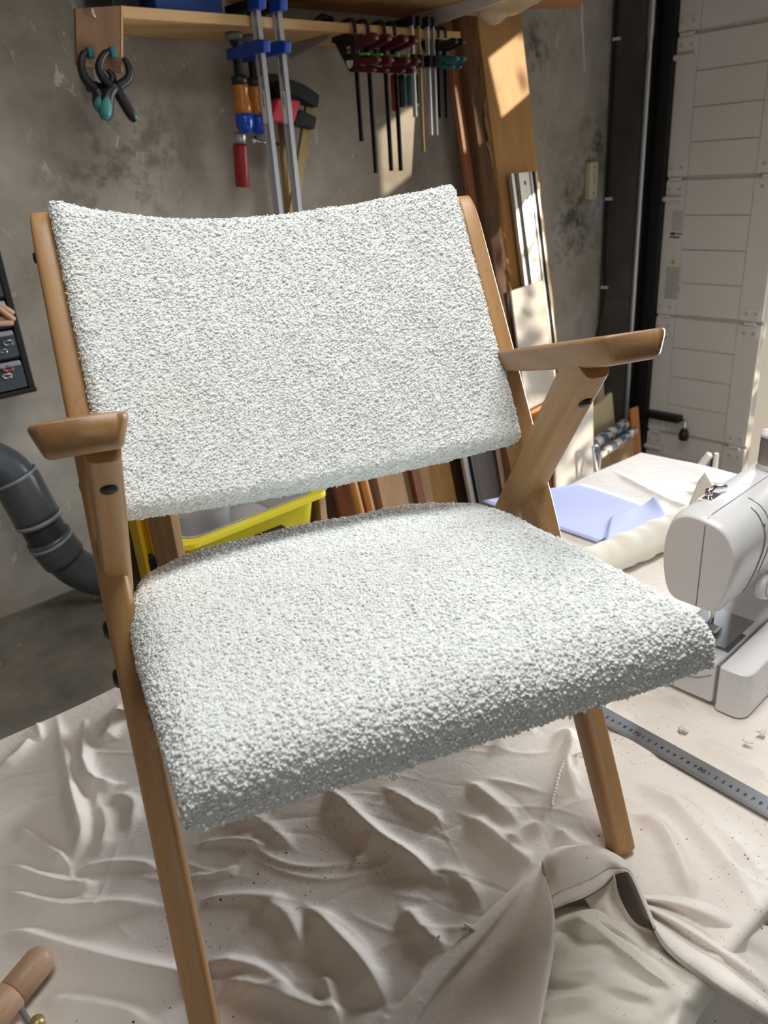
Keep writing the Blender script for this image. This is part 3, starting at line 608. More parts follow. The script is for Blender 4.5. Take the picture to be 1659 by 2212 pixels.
# ------------------------------------------------------------------ crumpled second sheet at the near right corner
def loft(curves, nu=60, nv=None):
    """curves: list of lists of 3-D points; smooth surface through them"""
    Cs = np.array([crom(c, nu) for c in curves]); k = len(curves); nv = nv or 9 * (k - 1) + 1
    return np.stack([crom(Cs[:, j], nv) for j in range(nu)], 0)
def HP(l, k=1.0): return [onz(a, b, CZ + (0.006 + (h - 0.006) * k if h > 0.006 else h)) for a, b, h in l]
hm = MB()
flap = [HP([(812, 2235, .004), (905, 2120, .004), (1010, 2010, .005), (1110, 1915, .006), (1168, 1862, .008)]),
        HP([(868, 2235, .016), (950, 2120, .016), (1040, 2020, .018), (1122, 1920, .020), (1172, 1868, .016)]),
        HP([(895, 2240, .012), (975, 2120, .012), (1060, 2020, .016), (1130, 1928, .022), (1174, 1872, .018)]),
        HP([(955, 2250, .030), (1030, 2125, .034), (1090, 2035, .036), (1145, 1945, .034), (1176, 1878, .022)]),
        HP([(1020, 2255, .046), (1080, 2130, .040), (1120, 2040, .046), (1160, 1955, .042), (1178, 1885, .026)]),
        HP([(1090, 2255, .038), (1130, 2135, .056), (1155, 2045, .052), (1178, 1965, .048), (1180, 1895, .030)]),
        HP([(1155, 2250, .060), (1180, 2110, .062), (1192, 2040, .058), (1194, 1970, .052), (1182, 1905, .032)]),
        HP([(1160, 2254, .048), (1187, 2112, .050), (1198, 2040, .046), (1198, 1972, .042), (1184, 1908, .026)]),
        HP([(1150, 2262, .030), (1180, 2120, .030), (1192, 2048, .028), (1194, 1978, .026), (1182, 1912, .016)])]
hm.grid(loft(flap, 70))
outer = [(1172, 1864), (1188, 1843), (1215, 1832), (1250, 1828), (1290, 1829), (1335, 1848), (1360, 1870), (1380, 1905), (1398, 1950), (1418, 2003)]
inner = [(1196, 1962), (1225, 1950), (1262, 1936), (1300, 1914), (1326, 1890), (1345, 1884), (1358, 1886), (1372, 1912), (1390, 1955), (1412, 2006)]
def between(t, h): return HP([(a[0] + (b[0] - a[0]) * t, a[1] + (b[1] - a[1]) * t, hh) for (a, b), hh in zip(zip(outer, inner), h)])
hump = [between(-0.04, [.004] * 10), between(0.0, [.018, .03, .036, .038, .038, .036, .034, .032, .03, .03]), between(0.12, [.03, .048, .056, .060, .060, .056, .05, .046, .044, .044]),
        between(0.45, [.03, .044, .052, .058, .062, .064, .06, .056, .052, .05]), between(0.72, [.028, .036, .044, .052, .058, .064, .064, .060, .056, .052]),
        between(0.76, [.0255, .034, .042, .050, .056, .063, .0635, .060, .056, .052]), between(0.98, [.024, .030, .038, .046, .054, .062, .064, .060, .056, .052]), between(1.02, [.018, .022, .030, .038, .046, .055, .058, .055, .052, .048]), between(0.95, [.010, .012, .018, .026, .036, .046, .05, .048, .044, .04])]
hm.grid(loft(hump, 70))
tail = [HP([(1388, 1932, .010), (1440, 1932, .012), (1504, 1942, .012), (1570, 1965, .0), (1640, 1992, -.02), (1720, 2030, -.05)]),
        HP([(1392, 1940, .026), (1440, 1946, .022), (1500, 1962, .020), (1560, 1990, .006), (1630, 2030, -.02), (1720, 2080, -.05)]),
        HP([(1396, 1950, .012), (1440, 1962, .008), (1490, 1985, .006), (1550, 2020, -.008), (1620, 2065, -.03), (1720, 2130, -.06)]),
        HP([(1402, 1962, .034), (1450, 1985, .028), (1500, 2015, .022), (1560, 2055, .004), (1612, 2090, -.01), (1700, 2165, -.05)]),
        HP([(1406, 1975, .016), (1452, 2005, .012), (1500, 2038, .008), (1556, 2072, -.006), (1606, 2112, -.02), (1690, 2185, -.05)]),
        HP([(1410, 1990, .040), (1445, 2020, .036), (1495, 2060, .030), (1545, 2092, .018), (1600, 2128, .006), (1680, 2196, -.03)]),
        HP([(1414, 2005, .044), (1440, 2040, .040), (1480, 2076, .034), (1530, 2110, .022), (1590, 2150, .010), (1670, 2205, -.03)]),
        HP([(1412, 2012, .034), (1434, 2048, .030), (1472, 2084, .024), (1524, 2122, .012), (1580, 2164, .0), (1660, 2215, -.04)])]
hm.grid(loft(tail, 70))
hem2 = [HP([(1328, 1890, .060), (1340, 1940, .030), (1370, 1990, .024), (1410, 2010, .030)]), HP([(1322, 1900, .044), (1330, 1960, .018), (1365, 2005, .014), (1414, 2018, .024)]),
        HP([(1300, 1920, .030), (1318, 1975, .026), (1370, 2025, .022), (1432, 2046, .022)]), HP([(1262, 1942, .02), (1300, 1990, .012), (1370, 2040, .01), (1440, 2060, .012)])]
hm.grid(loft(hem2, 50))
cr = tag(hm.build('hemmed_cloth', M_sheet), 'hemmed cream cloth bunched up at the near corner of the table', 'cloth')
for o_, th in ((cr, 0.0012),):
    md = o_.modifiers.new('solid', 'SOLIDIFY'); md.thickness = th
# ivory cloth lying in soft folds inside the bunched cloth, hanging over the near edge
lin_ = [[(1196, 1962, .004), (1240, 1958, .006), (1300, 1962, .010), (1345, 1985, .010), (1400, 2022, .012), (1460, 2062, .012), (1540, 2085, .008), (1580, 2105, -.03)],
        [(1192, 1995, .008), (1225, 1985, .014), (1258, 1972, .024), (1310, 1990, .024), (1390, 2040, .018), (1460, 2085, .016), (1525, 2112, .008), (1565, 2130, -.03)],
        [(1188, 2020, .006), (1225, 2012, .008), (1262, 1990, .030), (1320, 2010, .020), (1395, 2062, .016), (1460, 2100, .014), (1515, 2128, .008), (1550, 2145, -.03)],
        [(1184, 2050, .006), (1235, 2040, .014), (1290, 2030, .018), (1340, 2045, .024), (1405, 2082, .018), (1460, 2115, .012), (1505, 2140, .007), (1538, 2160, -.03)],
        [(1180, 2085, .006), (1240, 2076, .014), (1300, 2062, .018), (1360, 2080, .018), (1415, 2105, .020), (1462, 2130, .012), (1498, 2152, .006), (1528, 2172, -.03)],
        [(1174, 2108, .012), (1240, 2096, .022), (1310, 2092, .016), (1370, 2110, .012), (1425, 2130, .014), (1466, 2148, .012), (1490, 2164, .006), (1518, 2185, -.03)],
        [(1168, 2136, .006), (1240, 2130, .010), (1310, 2128, .014), (1375, 2140, .016), (1428, 2155, .012), (1462, 2168, .010), (1480, 2180, .004), (1508, 2200, -.03)],
        [(1162, 2160, .016), (1240, 2150, .018), (1320, 2156, .010), (1380, 2168, .010), (1425, 2182, .010), (1450, 2195, .006), (1468, 2208, .002), (1495, 2228, -.03)],
        [(1154, 2190, .008), (1240, 2186, .008), (1320, 2190, .012), (1380, 2202, .010), (1420, 2215, .006), (1440, 2226, .004), (1455, 2236, .0), (1485, 2255, -.03)],
        [(1146, 2225, .010), (1240, 2226, .008), (1320, 2232, .006), (1380, 2245, .004), (1410, 2255, .002), (1430, 2262, .0), (1445, 2270, -.01), (1475, 2290, -.04)]]
im = MB(); im.grid(loft([HP(c, 1.75) for c in lin_], 80, 110))
ic = tag(im.build('ivory_cloth', M_cream), 'ivory cloth in soft folds inside the bunched hemmed cloth', 'cloth')

# ------------------------------------------------------------------ on the table: sewing machine
SX, SY = 0.945, 0.33
sm = thing('sewing_machine', 'white sewing machine standing on the sheet right of the armchair', 'sewing machine', (SX + 0.2, 0.42, CZ))
prof_h = [(0.478, 0.985), (0.476, 1.015), (0.466, 1.045), (0.445, 1.058), (0.415, 1.056), (0.388, 1.046), (0.372, 1.022), (0.369, 0.995), (0.376, 0.955), (0.386, 0.922), (0.396, 0.912), (0.43, 0.912), (0.455, 0.914), (0.468, 0.93), (0.475, 0.958)]
ph = [(a, b) for a, b, _ in crom([(a, b, 0) for a, b in prof_h] + [(prof_h[0][0], prof_h[0][1], 0)], 64)[:-1]]
mb = MB(); N = len(ph); cy, cz = 0.424, 0.985; rings = []
for x, sc_ in ((SX, 0.90), (SX + 0.002, 0.935), (SX + 0.006, 0.965), (SX + 0.012, 0.988), (SX + 0.02, 1.0), (SX + 0.40, 1.0), (SX + 0.415, 0.96), (SX + 0.42, 0.9)):
    rings.append([(x, cy + (a - cy) * sc_, cz + (b - cz) * sc_) for a, b in ph])
mb.v = [q for r in rings for q in r]
mb.f = [(i * N + j, i * N + (j + 1) % N, (i + 1) * N + (j + 1) % N, (i + 1) * N + j) for i in range(len(rings) - 1) for j in range(N)] + [tuple(range(N))[::-1], tuple((len(rings) - 1) * N + j for j in range(N))]
mb.sm = [True] * (len(mb.f) - 2) + [False, False]
head = mb.build('head', M_white, sm)
# panel gaps on the head
gap = MB(); yl = 0.4175
top = [(x, 0.4225 - 0.0 * i, 0) for i, x in enumerate(np.linspace(SX + 0.006, SX + 0.40, 8))]
gap.bb((SX - 0.0004, yl - 0.0007, 0.918), (SX + 0.003, yl + 0.0007, 1.046)).tube([(SX + 0.001, yl, 1.046), (SX + 0.006, yl, 1.0535), (SX + 0.02, yl, 1.0563), (SX + 0.4, yl, 1.0563)], 0.0008, 6)
gap.build('panel_gap', M_grayp, head)
def head_arc(x, k0, k1, r, m, name):
    q = [(x, cy + (a - cy) * 1.002, cz + (b - cz) * 1.002) for a, b in ph[k0:k1]]; return MB().tube(q, r, 6).build(name, m, head)
head_arc(SX + 0.085, 20, 40, 0.0014, M_grayp, 'thread_slot'); head_arc(SX + 0.105, 18, 36, 0.0010, M_grayp, 'thread_slot')
MB().bb((SX + 0.085, 0.3725, 1.0), (SX + 0.09, 0.3735, 1.03)).build('slot_mark', M_grayp, head)
DIAL = ony(1643, 1266, 0.379)
dz = MB().lathe([(0.0001, 0.012), (0.012, 0.012), (0.0165, 0.0125), (0.0185, 0.011), (0.019, 0.004), (0.019, 0)], DIAL, (0, -1, 0.1), 28); do = dz.build('tension_dial', M_white, head)
MB().lathe([(0.0125, 0.0132), (0.0132, 0.014), (0.0139, 0.0132)], DIAL, (0, -1, 0.1), 28).build('dial_ring', M_grayp, do)
cg = MB().bb((SX + 0.055, 0.437, 1.056), (SX + 0.085, 0.452, 1.059)).tube([(SX + 0.06, 0.444, 1.058), (SX + 0.06, 0.444, 1.068), (SX + 0.075, 0.444, 1.071), (SX + 0.095, 0.436, 1.068)], 0.003, 8)
cg.lathe([(0.0001, 0.014), (0.005, 0.013), (0.0055, 0.004), (0.003, 0)], (SX + 0.064, 0.446, 1.058), (0, 0, 1), 12).build('thread_guide', M_chrome, head)
MB().bb((SX + 0.05, 0.428, 1.0565), (SX + 0.09, 0.456, 1.0575)).build('guide_plate', M_white2, head)
mk = MB(); mx, my = SX + 0.10, 0.432
mk.tube([(mx, my, 1.0578), (mx + 0.03, my + 0.004, 1.0578)], 0.0006, 4).tube([(mx, my, 1.0578), (mx + 0.010, my + 0.008, 1.0578)], 0.0006, 4).tube([(mx, my, 1.0578), (mx + 0.012, my - 0.005, 1.0578)], 0.0006, 4).build('printed_arrow', M_grayp, head)
# column, bed, free arm
MB().prism(rpoly([(0.372, 0.80), (0.478, 0.80), (0.478, 1.02), (0.372, 1.02)], 0.02), YZ, SX + 0.29, SX + 0.42).build('column', M_white, sm, 0.008, 3)
MB().prism(rpoly([(0.378, 0.762), (0.468, 0.762), (0.468, 0.835), (0.378, 0.835)], 0.008), YZ, SX + 0.004, SX + 0.42).build('free_arm', M_white, sm, 0.008, 3)
blk = MB().prism(rpoly([(SX + 0.0, 0.330), (SX + 0.40, 0.330), (SX + 0.40, 0.374), (SX + 0.0, 0.374)], [0.022, 0.006, 0.004, 0.006]), XY, 0.758, 0.834).build('accessory_box', M_white, sm, 0.005, 3)
MB().bb((SX + 0.004, 0.374, 0.765), (SX + 0.02, 0.3775, 0.832)).build('block_gap', M_grayp, sm)
MB().bb((SX + 0.045, 0.387, 0.8345), (SX + 0.145, 0.462, 0.8362)).build('needle_plate', mat('plate steel', (150, 150, 152), 0.35, 0.6), sm, 0.001)
MB().bb((SX + 0.04, 0.380, 0.8348), (SX + 0.10, 0.400, 0.8358)).build('bobbin_cover', M_smoke, sm, 0.0005)
MB().cyl((SX + 0.075, 0.425, 0.912), (SX + 0.075, 0.425, 0.85), 0.004).bb((SX + 0.066, 0.412, 0.838), (SX + 0.088, 0.436, 0.842)).build('presser_foot', M_chrome, sm)
arc = [(SX + 0.0034, 0.385 + 0.07 * t, 0.812 - 0.018 * math.sin(math.pi * t)) for t in np.linspace(0, 1, 14)]
MB().tube(arc, 0.0006, 5).bb((SX + 0.0028, 0.440, 0.765), (SX + 0.0036, 0.4408, 0.832)).build('cover_line', M_grayp, sm)
MB().bb((SX + 0.075, 0.3292, 0.775), (SX + 0.105, 0.3302, 0.80)).build('label_window', M_white2, blk)
MB().bb((SX + 0.082, 0.3286, 0.781), (SX + 0.10, 0.3294, 0.796)).build('label_print', M_grayp, blk)
for dx in (0.03, 0.35): MB().cyl((SX + dx, 0.352, 0.751), (SX + dx, 0.352, 0.759), 0.010).build('foot_pad', M_rub, sm)
# spool with thread on its pin
c = onz(1661, 1012, 1.0575); sx_, sy_, zt = c.x, min(c.y, 0.466), 1.057 + 0.060
sp = thing('thread_spool', 'spool of taupe thread standing upright on top of the sewing machine', 'thread spool', (sx_, sy_, 1.057))
zb = 1.057; h = zt - zb
MB().lathe([(0.0001, 0), (0.0185, 0), (0.019, 0.004), (0.017, 0.009), (0.0165, h - 0.006), (0.0001, h - 0.006)], (sx_, sy_, zb), (0, 0, 1), 28).build('core', M_white2, sp)
mt = MB(); pr = [(0.0165, 0.0095)]
for i in range(14): z = 0.010 + (h - 0.018) * i / 14; pr += [(0.0168, z), (0.0175, z + (h - 0.018) / 28)]
pr += [(0.0165, h - 0.0075)]
mt.lathe(pr, (sx_, sy_, zb), (0, 0, 1), 28).build('thread_winding', M_thread, sp)
MB().lathe([(0.0001, h + 0.002), (0.006, h + 0.002), (0.0195, h - 0.001), (0.0195, h - 0.006), (0.0001, h - 0.006)], (sx_, sy_, zb), (0, 0, 1), 28).build('spool_cap', M_white, sp)

# steel ruler with centimetre figures
ra, rb = onz(1375, 1594, CZ), onz(1515, 1673, CZ); dr = (rb - ra); cmv = dr / 10.0; ux = dr.normalized(); uy = Vector((ux.y, -ux.x, 0))
# uy points to the near-left edge carrying the graduations
def rp(cm, off, z): q = ra + cmv * (cm - 70) + uy * off; return Vector((q.x, q.y, z))
ZR = CZ + 0.0065
W_R = mat('brushed steel', (150, 151, 154), 0.42, 0.9); t = NT(W_R); t.bump(t.noise(t.coords((4, 4, 4)), 300, 2), 0.05, 0.0005)
ru = MB(); R0, R1 = 40, 100.6; ru.hexa([rp(R0, -0.0165, ZR), rp(R1, -0.0165, ZR), rp(R1, 0.0155, ZR), rp(R0, 0.0155, ZR)], [rp(R0, -0.0165, ZR + .0012), rp(R1, -0.0165, ZR + .0012), rp(R1, 0.0155, ZR + .0012), rp(R0, 0.0155, ZR + .0012)])
ruler = tag(ru.build('steel_ruler', W_R), 'long steel ruler with black centimetre figures lying on the sheet', 'ruler')
tk = MB()
for mm in range(560, 1000):
    ln = 0.0075 if mm % 10 == 0 else (0.006 if mm % 5 == 0 else 0.0042); a = mm / 10
    for e0, e1 in ((0.0154, 0.0154 - ln),):
        p0, p1 = rp(a, e0, ZR + .00125), rp(a, e1, ZR + .00125); s = ux * 0.00013; tk.add([p0 - s, p1 - s, p1 + s, p0 + s], [(0, 1, 2, 3)])
tk.build('graduation_marks', M_ink, ruler)['kind'] = 'stuff'
def text_mesh(name, body, size, M, m, parent, bold=0.0):
    cu = bpy.data.curves.new(name, 'FONT'); cu.body = body; cu.size = size; cu.align_x = 'CENTER'; cu.align_y = 'CENTER'; cu.resolution_u = 3; cu.offset = bold
    ob = bpy.data.objects.new(name, cu); COL.objects.link(ob); dg = bpy.context.evaluated_depsgraph_get(); dg.update()
    me = bpy.data.meshes.new_from_object(ob.evaluated_get(dg)); bpy.data.objects.remove(ob); bpy.data.curves.remove(cu)
    me.transform(M); me.materials.clear(); me.materials.append(m); o = bpy.data.objects.new(name, me); COL.objects.link(o); adopt(o, parent); return o
tx = ux; ty = -uy
for cm in range(60, 96):
    big = cm % 10 == 0; p_ = rp(cm, 0.0005, ZR + .0014)
    M = Matrix(((tx.x, ty.x, 0, p_.x), (tx.y, ty.y, 0, p_.y), (0, 0, 1, p_.z), (0, 0, 0, 1)))
    text_mesh('figure', str(cm) if big else str(cm % 10), 0.0105 if big else 0.0085, M, M_black, ruler, 0.0002)

# lavender sheets of paper
def sheetpaper(name, quad_px, lift, curl, label):
    a, b, c_, d = [onz(x, y, CZ + 0.006 + lift) for x, y in quad_px]; n = 16; P = np.zeros((n, n, 3))
    for i in range(n):
        for j in range(n):
            u, v = i / (n - 1), j / (n - 1); q = a.lerp(b, u).lerp(d.lerp(c_, u), v); q.z += 0.0015 * math.sin(5 * u + 3 * v) + curl * max(0, u - 0.75) ** 2 * 16 * max(0, 1 - v); P[i, j] = q
    o = tag(MB().grid(P).build(name, M_paper), label, 'paper'); md = o.modifiers.new('solid', 'SOLIDIFY'); md.thickness = 0.0006; return o
sheetpaper('paper_sheet', [(1256, 1044), (1420, 1096), (1290, 1172), (1040, 1082)], 0.0, 0.0, 'flat lavender paper sheet reaching behind the right chair leg')
sheetpaper('paper_sheet', [(1318, 1118), (1414, 1078), (1448, 1116), (1306, 1171)], 0.003, 0.012, 'smaller lavender paper with a curled corner beside the cloth roll')
# roll of ivory fabric
a = onz(1180, 1262, CZ + 0.035); b = onz(1560, 1098, CZ + 0.035); mb = MB(); d = b - a
pts = [a + d * t for t in np.linspace(0, 1, 40)]; mb.tube([p + Vector((0, 0, 0.0015 * math.sin(i * 0.9))) for i, p in enumerate(pts)], [0.034 + 0.0015 * math.sin(i * 1.7) for i in range(40)], 24)
fr_ = tag(mb.build('fabric_roll', M_roll), 'roll of plain ivory fabric lying behind the seat by the sewing machine', 'fabric roll')
# folded cream card standing behind the machine
def card(px, thick, name, label, cat='card'):
    P = [onz(*q) if len(q) == 3 else q for q in px]; return P
c0 = onz(1488, 1092, CZ + 0.004); base = Vector((c0.x, c0.y, CZ + 0.005))
mb = MB(); w3 = [(0, 0, 0), (0.058, -0.050, 0), (0.075, -0.060, 0.012), (0.052, 0.006, 0.062), (0.03, 0.016, 0.058)]
tl = [Vector(onx(x, y, 1.44)) for x, y in ((1486, 1100), (1508, 1044), (1524, 1023), (1545, 1058), (1528, 1072), (1500, 1102))]
th = Vector((0.012, 0.006, 0)); n = len(tl)
mb.add([p for p in tl] + [p + th for p in tl], [tuple(range(n)), tuple(range(n, 2 * n))[::-1]] + [(i, (i + 1) % n, n + (i + 1) % n, n + i) for i in range(n)])
tag(mb.build('folded_felt', M_felt, None, 0.002), 'folded cream felt piece standing behind the machine thread guide', 'felt')
tl = [Vector(onx(x, y, 1.50)) for x, y in ((1575, 1052), (1605, 1022), (1618, 1018), (1622, 1040), (1600, 1075), (1580, 1080))]
mb = MB(); mb.add([p for p in tl] + [p + Vector((0.006, 0.003, 0)) for p in tl], [tuple(range(n)), tuple(range(n, 2 * n))[::-1]] + [(i, (i + 1) % n, n + (i + 1) % n, n + i) for i in range(n)])
tag(mb.build('folded_felt', M_felt, None, 0.002), 'small cream felt tip showing above the back of the machine', 'felt')

# wooden mallet handle pieces at the near left corner
ma = onz(92, 2068, CZ + 0.017); mbp = onz(-30, 2215, CZ + 0.017); dm = (ma - mbp).normalized(); Lm = (ma - mbp).length
mal = thing('wooden_mallet', 'pale turned wooden cylinder tool lying at the near left corner', 'mallet', (ma + mbp) / 2)
def lath_local(name, prof_, base, axis, m, parent):
    mb = MB().lathe(prof_, (0, 0, 0), (0, 0, 1), 36); o = mb.build(name, m); q = Vector((0, 0, 1)).rotation_difference(Vector(axis)); o.matrix_local = Matrix.Translation(base) @ q.to_matrix().to_4x4(); o.location = base; o.rotation_euler = q.to_euler(); adopt(o, parent); return o
rr = 0.0165
lath_local('head_piece', [(0.0001, 0.0), (rr - .002, 0), (rr, 0.002), (rr, 0.038), (rr - 0.003, 0.045), (0.008, 0.048), (0.0001, 0.0485)], ma - dm * 0.0425, dm, W_mallet, mal)
lath_local('collar_piece', [(0.0001, -0.05), (rr + .001, -0.05), (rr + 0.0015, -0.002), (rr + 0.0005, -0.0005), (0.0001, -0.0005)], ma - dm * 0.043, dm, W_mallet, mal)
tp = onz(58, 2200, CZ + 0.006); MB().tube([onz(40, 2170, CZ + 0.012), tp, onz(75, 2225, CZ + 0.006)], 0.003, 8).build('metal_pin', M_grayp, mal)
MB().lathe([(0.0001, 0.006), (0.007, 0.005), (0.008, 0.0), (0.0001, -0.004)], onz(80, 2212, CZ + 0.006), (0.3, -0.2, 1), 14).build('brass_stud', M_brass, mal)

# boucle yarn strand and lint scraps on the sheet
yp = [(1262, 1625), (1240, 1630), (1222, 1643), (1212, 1662), (1205, 1685), (1200, 1705), (1194, 1725), (1192, 1742)]
q = crom([onz(a, b, CZ + 0.011) for a, b in yp], 60); q[:, 2] += 0.001 * np.sin(np.arange(60) * 2.1)
tag(MB().tube(q, [0.0017 + 0.0010 * (i % 3 == 0) for i in range(60)], 6).build('yarn_strand', M_lint), 'strand of white boucle yarn lying by the right front chair leg', 'yarn')
def lint(px, py, label, n=4, s=0.006):
    mb = MB(); c = onz(px, py, CZ + 0.008)
    for _ in range(n):
        p = [c + Vector((rl.uniform(-s, s), rl.uniform(-s, s), rl.uniform(-.001, .003))) for _ in range(4)]; mb.tube(crom(p, 10), 0.0014, 6)
    tag(mb.build('lint_scrap', M_lint), label, 'lint')
lint(1475, 1574, 'white lint tuft on the sheet between the machine and the ruler'); lint(1615, 1602, 'white lint tuft lying farther right, near the frame edge'); lint(1648, 1582, 'white lint tuft at the right frame edge below the machine')
lint(1010, 2012, 'white thread scrap on the edge of the bunched cloth', 3, 0.008); lint(852, 1680, 'white thread scrap just in front of the seat edge', 3, 0.005)
lint(942, 2026, 'tan wood splinter scrap on the sheet near the bunched cloth', 1, 0.008)

# ------------------------------------------------------------------ left: waste pipe
c1 = ony(35, 1010, 2.0); 
pipe = thing('waste_pipe', 'thick gray plastic waste pipe with elbows running down the left wall', 'pipe', (0.6, 2.0, LEDGE))
pp = [ony(-110, 960, 2.02), ony(-50, 985, 2.015), ony(20, 1018, 2.00), ony(62, 1085, 1.985), ony(108, 1165, 1.975), ony(150, 1215, 1.97), ony(184, 1236, 1.965), ony(212, 1246, 1.96), ony(250, 1250, 1.955)]
cv = [Vector(v) for v in crom(pp, 81)]; r0 = 0.052
def seg(i0, i1, r, name, m): return MB().tube(cv[i0:i1 + 1], r, 32).build(name, m, pipe)
seg(0, 26, r0, 'upper_elbow', M_pvc); seg(22, 34, r0 + 0.006, 'socket', M_pvc); seg(33, 40, r0, 'sleeve', M_pvcd); seg(39, 47, r0 + 0.006, 'socket', M_pvc); seg(46, 80, r0, 'lower_elbow', M_pvc)
for i, rr_ in ((22, 0.0065), (34, 0.0067), (40, 0.0067)): seg(i, i + 1, r0 + rr_ + 0.001, 'socket_lip', M_pvcl)

# ------------------------------------------------------------------ left: drawer organiser
og = thing('drawer_organizer', 'black wall organizer with smoky clear drawers at the left edge', 'drawer organizer', (0.45, 2.02, 1.0))
XF = 1.97; a = ony(82, 840, XF); zB = a.z; xR = a.x - 0.004
zrow = [zB + 0.012, zB + 0.088, zB + 0.160, zB + 0.228, zB + 0.285, zB + 0.342, zB + 0.399, zB + 0.456]; zT = zrow[-1] + 0.012
fr = MB(); fr.bb((xR - 0.016, XF, zB), (xR, YW - 0.001, zT)).bb((xR - 0.36, XF, zB), (xR - 0.344, YW - 0.001, zT)).bb((xR - 0.344, YW - 0.012, zB), (xR - 0.016, YW - 0.002, zT)).bb((xR - 0.344, XF, zT - 0.01), (xR - 0.016, YW - 0.002, zT)).bb((xR - 0.344, XF - 0.006, zB - 0.004), (xR, YW - 0.002, zB + 0.008))
fr.build('frame', M_black, og, 0.002)
for i, z in enumerate(zrow[:-1]):
    h = zrow[i + 1] - z - 0.006
    MB().bb((xR - 0.344, XF + 0.004, zrow[i + 1] - 0.006), (xR - 0.016, YW - 0.012, zrow[i + 1])).build('divider', M_black, og)
    for k in range(2):
        x1 = xR - 0.019 - k * 0.163; x0 = x1 - 0.158
        dro = MB(); dro.bb((x0, XF - 0.002, z), (x1, XF + 0.001, z + h - 0.014)).bb((x0, XF, z), (x0 + 0.002, YW - 0.02, z + h - 0.012)).bb((x1 - 0.002, XF, z), (x1, YW - 0.02, z + h - 0.012)).bb((x0, XF, z), (x1, YW - 0.02, z + 0.002))
        d_ = dro.build('drawer', M_smoke, og)
        MB().bb((x0 + 0.004, XF - 0.012, z + h - 0.015), (x1 - 0.004, XF + 0.001, z + h - 0.003)).build('drawer_handle', mat('handle bar', (150, 154, 164), 0.35) if (i, k) == (0, 0) else bpy.data.materials['handle bar'], d_, 0.003)
# dowels lying in the third drawer and bits in the lower ones (front of the clear fronts is open above the lip)
zd = zrow[2]; 
def dw(px0, py0, px1, py1, label, y=XF - 0.009):
    p, q = ony(px0, py0, y), ony(px1, py1, y - 0.001); o = thing('wooden_dowel', label, 'dowel', (p + q) / 2, 0, 'dowels in the organizer drawer'); 
    d = (q - p).normalized(); L = (q - p).length
    lath_local('dowel_rod', [(0.0001, 0), (0.0055, 0.001), (0.0065, 0.004), (0.0065, L - 0.004), (0.0055, L - 0.001), (0.0001, L)], p, d, M_dowel, o)
dw(-10, 652, 30, 678, 'uppermost pale dowel slanting down in the clear drawer'); dw(-8, 662, 32, 692, 'pale dowel slanting just below the uppermost one', XF - 0.022); dw(-20, 692, 20, 688, 'short pale dowel lying level above the lowest dowel'); dw(-20, 700, 29, 697, 'lowest pale dowel lying along the drawer front', XF - 0.022)
def bit(px, py, m, label, s, y=XF - 0.008):
    c = ony(px, py, y); mb = MB()
    mb.tube([c + Vector((s * math.cos(t), 0.004 * math.sin(3 * t), s * 0.5 * math.sin(t))) for t in np.linspace(0, 5.6, 20)], s * 0.22, 6); tag(mb.build('metal_hook', m), label, 'hook')
bit(18, 740, M_steel, 'bent steel hook lying in the clear drawer below the dowels', 0.011); bit(8, 758, M_steel, 'smaller steel hook at the lower left of that drawer', 0.008); bit(18, 795, M_pink, 'pink plastic clip lying in the lowest clear drawer', 0.012); bit(16, 812, M_tubin, 'pale bent clip below the pink one in the lowest drawer', 0.010)

# ------------------------------------------------------------------ shelves
SZ = 1.866; SF = 1.88
shf = thing('lower_shelf', 'narrow pine wall shelf that the clamps hang from', 'shelf', (1.5, 2.0, SZ))
MB().bb((0.975, SF, SZ), (2.11, YW - 0.001, SZ + 0.024)).build('shelf_board', W_pine, shf, 0.002)
for x in (1.60,):
    b = MB(); b.bb((x - 0.006, SF + 0.03, SZ - 0.010), (x + 0.006, YW - 0.002, SZ - 0.001)).prism([(YW - 0.002, SZ - 0.035), (YW - 0.002, SZ - 0.010), (SF + 0.03, SZ - 0.010)], YZ, x - 0.002, x + 0.002); b.build('shelf_bracket', M_steel, shf)
xr_ = ony(190, 60, YW - 0.01).x
MB().bb((xr_ - 0.010, YW - 0.016, ony(208, 226, YW - 0.016).z), (xr_ + 0.014, YW - 0.001, 2.3)).build('wall_rail', M_alu, shf)
ups = thing('upper_shelf', 'deep pale upper shelf seen from below at the top edge', 'shelf', (1.75, 1.8, 1.959))
MB().bb((1.40, 1.52, 1.959), (2.09, YW - 0.001, 1.983)).build('shelf_board', W_pine, ups, 0.002)
b = MB().prism([(YW - 0.002, 1.905), (YW - 0.002, 1.957), (1.58, 1.957), (1.58, 1.945)], YZ, 2.072, 2.080).bb((2.058, 1.58, 1.950), (2.092, YW - 0.002, 1.958)); bo = b.build('shelf_bracket', M_white2, ups)
for dy in (0.02, 0.06): MB().cyl((2.0715, YW - 0.03 - dy * 0.6, 1.918 + dy * 0.4), (2.069, YW - 0.03 - dy * 0.6, 1.918 + dy * 0.4), 0.005, 10).build('bracket_screw', M_chrome, bo)
